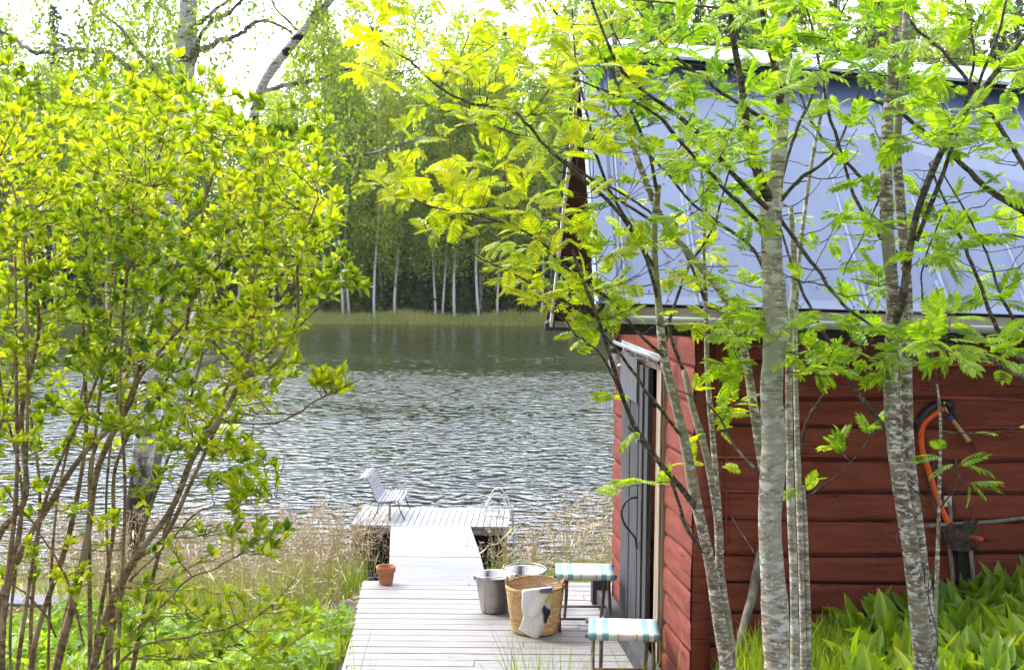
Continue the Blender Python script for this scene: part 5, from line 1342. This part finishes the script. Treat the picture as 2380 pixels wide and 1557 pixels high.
# small rain trough over the door
mb = MB(); th = np.linspace(math.pi * .9, math.pi * 2.1, 9); G = []
for y, z in ((9.62, 2.10), (8.20, 2.09)):
    G.append([tuple(wp(y, z + .028 * math.sin(t), .06 + .032 * math.cos(t))) for t in th])
mb.grid(np.array(G)); mb.build('door_trough', M['gutter'], CAB, smooth=True, solid=.003)
for y in (9.15, 8.7, 8.3):
    t = np.linspace(0, math.pi * 1.2, 9); P = np.array([wp(y, 2.075 - .036 * math.sin(q), .06 - .042 * math.cos(q)) for q in t])
    mb = MB(); mb.tube(P, .005, 5); mb.build('trough_hook', M['white_paint'], CAB)
# threshold beam along the wall foot, and its end block
mb = MB(); wallbox(mb, 10.0, 7.5, -.02, .12, .03, .13); wallbox(mb, 10.12, 10.02, -.02, .2, .02, .16); mb.build('threshold_beam', M['grey_wood'], CAB, bevel=.004)

p = on(1460, 1482, 0); mb = MB(); mb.box((0, 0, .022), (.075, .05, .044)); o = mb.build('wood_block', M['handle_wood'], bevel=.003); o.location = (p.x - .0, p.y, .0); tag(o, 'small orange brown wood block on the deck under the near stool', 'wood block')

# lamp on the wall's far corner
def lamp():
    c = at(1432, 835, 9.86); e = empty('wall_lamp', 'outdoor lamp with a black cap and clear glass globe at the cabin corner', 'lamp', loc=tuple(c))
    m = bpy.data.materials.new('lamp_glass'); m.use_nodes = True; b = m.node_tree.nodes['Principled BSDF']
    b.inputs['Transmission Weight'].default_value = .45; b.inputs['Roughness'].default_value = .12; b.inputs['Base Color'].default_value = (.92, .9, .87, 1)
    mb = MB(); mb.lathe([(.0, -.085), (.025, -.08), (.045, -.06), (.057, -.03), (.060, 0), (.055, .03), (.045, .055)], (0, 0, 0), 24); mb.build('glass_globe', m, e, smooth=True)
    mb = MB(); mb.lathe([(.0, -.035), (.02, -.028), (.028, 0), (.022, .025), (.012, .045), (0, .05)], (0, 0, 0.01), 16); mb.build('bulb', M['white_rail'], e, smooth=True)
    mb = MB(); mb.lathe([(.048, .050), (.062, .062), (.05, .10), (.03, .115), (0, .12)], (0, 0, 0), 24); mb.build('cap', M['black'], e, smooth=True)
    mb = MB(); P = catmull(np.array([(0, 0, .115), (.01, 0, .17), (.05, 0, .175), (gx(9.86) - c.x, 0, .14)]), 5); mb.tube(P, .009, 7); mb.build('arm', M['black'], e, smooth=True)
lamp()

# ------------------------------------------------------------------ things hung on or leaned against the front wall
WY = NY + .04
def W5(x, y, off=.05): return np.array(at(*c5(x, y), WY - off))
def landing_net():
    e = empty('landing_net', 'landing net with an orange rim and black grip hanging on the log wall', 'landing net')
    rim = catmull(np.array([W5(*q) for q in ((330, 222), (272, 262), (215, 312), (192, 380), (196, 470), (222, 560), (250, 650), (290, 770), (330, 870), (372, 958))]), 6)
    mb = MB(); mb.tube(rim, .017, 8); mb.build('rim', M['orange'], e, smooth=True)
    mb = MB(); mb.tube(catmull(np.array([W5(*q, .03) for q in ((172, 380), (185, 300), (245, 225), (320, 190), (372, 205), (400, 262), (440, 330), (500, 420), (538, 500), (535, 600))]), 6), np.interp(np.linspace(0, 1, 55), [0, .1, .45, .5, 1], [.010, .026, .028, .008, .003]), 7); mb.build('grip', M['black'], e, smooth=True)
    mb = MB(); mb.tube(catmull(np.array([W5(*q, .07) for q in ((400, 1002), (470, 1018), (575, 1045))]), 5), .017, 7); mb.build('lower_bar', M['orange'], e, smooth=True)
    # bag of netting, gathered low
    mb = MB()
    outl = [(215, 640), (225, 760), (240, 860), (300, 960), (360, 1040), (440, 1100), (520, 1120), (560, 1060), (560, 980), (520, 885), (440, 940), (372, 960), (330, 880), (300, 800), (250, 640)]
    c = np.array([430, 1010]); rr = np.random.default_rng(3)
    for k in range(26):
        a = rr.uniform(0, 6.28); b = a + rr.uniform(1.5, 4.2)
        def pt(t, s_): return (c[0] + 125 * s_ * math.cos(t), c[1] + 85 * s_ * math.sin(t) - 60 * (math.cos(t) > .55) * s_)
        s_ = rr.uniform(.55, 1); pts = [pt(a + (b - a) * u, s_ * (1 - .6 * math.sin(u * math.pi) * rr.random())) for u in np.linspace(0, 1, 6)]
        mb.tube(catmull(np.array([W5(x, y, .05 + rr.uniform(-.02, .05)) for x, y in pts]), 3), .0032, 4, cap=False)
    for k in range(15):                      # mesh diamonds under the rim
        for s_ in (1, -1):
            pts = [(205 + 14 * k + s_ * 0, 430 + 30 * k), (205 + 14 * k + 40, 430 + 30 * k + s_ * 70)]
            mb.tube(np.array([W5(*pts[0], .03), W5(pts[1][0] + 20, pts[1][1] + 40, .02)]), .0012, 3, cap=False)
    for k in range(9):
        mb.tube(catmull(np.array([W5(225 + 12 * k, 470 + 12 * k, .03), W5(215 + 14 * k, 650 + 10 * k, .02), W5(270 + 14 * k, 900 + 8 * k, .04)]), 4), .0012, 3, cap=False)
    # crossing cords of the gathered bag
    for k in range(13):
        u = k / 12
        mb.tube(catmull(np.array([W5(330 + 215 * u, 985 - 95 * u ** 2, .06), W5(370 + 180 * u, 1040 + 20 * u, .10), W5(470 + 70 * u, 1115 - 6 * u, .06)]), 4), .0032, 4, cap=False)
        mb.tube(catmull(np.array([W5(320 + 30 * u, 960 + 130 * u, .06), W5(440, 985 + 130 * u, .10), W5(525 + 40 * u * (1 - u), 895 + 210 * u, .06)]), 4), .0032, 4, cap=False)
    mb.build('netting', M['rope'], e)
landing_net()
e = empty('knife', 'tool with a turned wooden handle and blue collar hanging beside the landing net', 'hand tool')
mb = MB(); a, b = W5(388, 292, .06), W5(492, 428, .06); mb.tube(np.array([a, a + (b - a) * .3, a + (b - a) * .75, a + (b - a) * .93, b]), [.011, .013, .012, .017, .014], 10); mb.build('handle', M['handle_wood'], e, smooth=True)
mb = MB(); mb.tube(np.array([W5(368, 268, .06), W5(386, 290, .06)]), .0125, 10); mb.build('collar', M['blue'], e, smooth=True)
mb = MB(); mb.tube(np.array([W5(335, 195, .06), W5(350, 235, .06), W5(368, 268, .06)]), [.004, .006, .009], 8); mb.build('ferrule', M['steel'], e, smooth=True)
e = empty('hook', 'small metal hook on the log wall above the landing net', 'hook')
mb = MB(); mb.tube(catmull(np.array([W5(338, 170, .0), W5(338, 170, .07), W5(336, 195, .08), W5(330, 215, .06)]), 4), .005, 6); mb.build('hook_iron', M['steel'], e)
e.children[0].name = 'iron'
def shaft(name, label, cat, pts, r, m, k=8, extra=None, group=None):
    e = empty(name, label, cat, group); mb = MB(); C = catmull(np.array(pts), 6); mb.tube(C, np.interp(np.linspace(0, 1, len(C)), np.linspace(0, 1, len(r)), r), k); mb.build('shaft', m, e, smooth=True); return e
e = shaft('paddle', 'grey wooden paddle standing upside down against the log wall behind the net', 'paddle', [W5(360, 800, .03), W5(372, 900, .03), W5(368, 1050, .04), W5(385, 1250, .05), W5(395, 1420, .06), W5(398, 1520, .07)], [.012, .016, .013, .012, .012], M['old_pole'])
mb = MB(); a = Vector(W5(358, 772, .03)); mb.box(tuple(a + Vector((0, 0, -.03))), (.045, .016, .065)); mb.build('pale_tip', M['white_paint'], e, bevel=.006)
shaft('broom_handle', 'light wooden handle standing below the gathered net', 'tool handle', [W5(500, 1100, .05), W5(510, 1200, .06), W5(520, 1310, .07), W5(524, 1500, .08)], [.014, .012, .012], M['old_pole'])
mb = MB(); a, b = Vector(W5(462, 1085, .02)), Vector(W5(462, 1500, .04)); mb.bar(a, b, .09, .02, up=(0, 1, 0)); o = mb.build('dark_plank', M['dark_void'], bevel=.004); tag(o, 'dark tarred plank upright against the log wall behind the paddle and handle', 'plank')
o = shaft('long_pole', 'old pale pole fixed level across the log wall behind the net', 'pole', [W5(215, 960, .05), W5(400, 945, .05), W5(560, 935, .05), W5(700, 925, .05), W5(900, 905, .05), W5(1500, 890, .05)], [.013, .010, .012, .012, .012], M['old_pole'])
def C3(x, y): return ((1648 + x / 2.888) * .9628, (1078 + y / 2.888) * .9628)
def W3(x, y, off): return np.array(at(*C3(x, y), WY - off))
shaft('driftwood_branch', 'bent grey driftwood branch leaning on the log wall behind the thick rowan trunk', 'branch', [W3(560, 620, .05), W3(535, 760, .08), W3(510, 900, .12), W3(480, 1060, .16), W3(430, 1230, .22), W3(395, 1390, .28), W3(370, 1500, .32)], [.016, .022, .030, .026, .022, .016], M['old_pole'])
mb = MB(); mb.bar(Vector(W3(305, -700, .02)), Vector(W3(303, 700, .02)), .012, .02, up=(0, 1, 0)); o = mb.build('pipe_batten', M['red']); tag(o, 'thin upright red batten on the log wall left of the thick rowan trunk', 'batten')
# pale rods under the eave
def CC(x, y): return ((1440 + x / 5.19) * .9628, (780 + y / 5.19) * .9628)
for k, (pts, lab) in enumerate(((((1192, 60), (1215, 90), (1330, 92), (1420, 108), (1500, 135)), 'upper pale rod with an upturned tip tucked under the cabin eave'), (((1205, 118), (1260, 126), (1340, 124), (1430, 140), (1530, 170)), 'lower pale rod tucked under the cabin eave'))):
    shaft('pale_rod', lab, 'rod', [np.array(at(*CC(*q), 7.2 + .02 * k)) for q in pts], [.006, .006, .005], M['white_paint'], group='pale rods under the eave')

# ------------------------------------------------------------------ left edge: boat and slab behind the shrub
def boat():
    p = at(-40, 1348, 13.6); e = empty('rowing_boat', 'white rowing boat with brown rim at the left edge behind the shrub', 'boat', loc=(p.x, p.y, p.z - .12), rz=R(12))
    n = 15; G = np.zeros((n, 9, 3)); top = []
    for i in range(n):
        t = i / (n - 1); hw = .46 * math.sin(math.pi * (.12 + .80 * t)) ** .7 * (1 - .55 * (t > .8) * (t - .8) / .2); k = .06 * (2 * t - 1) ** 2 * 3
        for j in range(9):
            a = math.pi * j / 8; G[i, j] = (1.5 * (2 * t - 1), hw * math.cos(a), -.32 * math.sin(a) ** .6 * (1 - .4 * (2 * t - 1) ** 4) + k)
        top.append(((1.5 * (2 * t - 1), hw, k), (1.5 * (2 * t - 1), -hw, k)))
    mb = MB(); mb.grid(G); mb.build('hull', M['white_paint'], e, smooth=True, solid=.015)
    mb = MB()
    for s_ in (0, 1): mb.tube(np.array([q[s_] for q in top]), .018, 6)
    mb.build('gunwale', M['terra'], e)
    mb = MB()
    for x in (-.6, .35): mb.box((x, 0, -.03), (.22, .8, .02))
    mb.build('thwart', M['raw_wood'], e)
boat()
def slab_bench():
    p = at(62, 1395, 11.8); zt = p.z; z0 = float(gz(p.x, 11.8)); e = empty('low_bench', 'low dark purple grey board bench on the bank behind the shrub stems at far left', 'bench', loc=(p.x, p.y, z0), rz=R(-6))
    h = zt - z0
    mb = MB(); mb.box((0, 0, h), (.75, .34, .035)); mb.build('seat', M['slate'], e, bevel=.005)
    for x in (-.28, .28): mb = MB(); mb.box((x, 0, h / 2 - .02), (.06, .26, h + .0)); mb.build('leg', M['dark_void'], e)
slab_bench()

# ------------------------------------------------------------------ thin haze, added to lighten the far wood
m = bpy.data.materials.new('haze_air'); m.use_nodes = True; t = m.node_tree; t.nodes.clear()
o_ = t.nodes.new('ShaderNodeOutputMaterial'); v = t.nodes.new('ShaderNodeVolumePrincipled')
v.inputs['Color'].default_value = (.93, .96, 1, 1); v.inputs['Density'].default_value = .0002; v.inputs['Anisotropy'].default_value = .3
t.links.new(v.outputs[0], o_.inputs['Volume'])
mb = MB(); mb.box((0, 200, 9), (900, 520, 46)); o = mb.build('haze', m); tag(o, kind='stuff')

def litter():
    r = np.random.default_rng(77)
    n = 420; u = r.random(n); v = r.random(n) ** .8
    T = np.array([np.array(ext(R0, R1, E0.x + .1 + 2.9 * a).lerp(ext(E0, E1, E0.x + .1 + 2.9 * a), b)) for a, b in zip(u, v)]) + np.array(nN) * .004
    D = r.normal(0, 1, (n, 3)); D -= (D @ np.array(nN))[:, None] * np.array(nN); N = np.repeat([np.array(nN)], n, 0) + r.normal(0, .15, (n, 3))
    tm = simple_leaf(.22, .1, .1, 1)
    mb = MB(); mb.inst(*tm, frames(D, N) * r.uniform(.012, .035, n)[:, None, None], T)
    tag(mb.build('leaf_litter', M['litter']), 'scattered dry leaf and seed litter lying on the blue grey roof', 'litter', kind='stuff')
    n = 130; X = r.uniform(-1.1, .85, n); Y = r.uniform(7.7, 10.8, n)
    D = np.stack([r.normal(0, 1, n), r.normal(0, 1, n), r.normal(0, .06, n)], -1); N = np.repeat([[0, 0, 1.]], n, 0) + r.normal(0, .1, (n, 3))
    mb = MB(); mb.inst(*tm, frames(D, N) * r.uniform(.008, .024, n)[:, None, None], np.stack([X, Y, np.full(n, .004)], -1))
    tag(mb.build('leaf_litter', M['litter']), 'few dry leaf scraps lying on the deck boards', 'litter', kind='stuff')
M['litter'] = mat('dry_litter', (.05, .03, .015), (.22, .14, .06), rough=.9, scale=30)
litter()
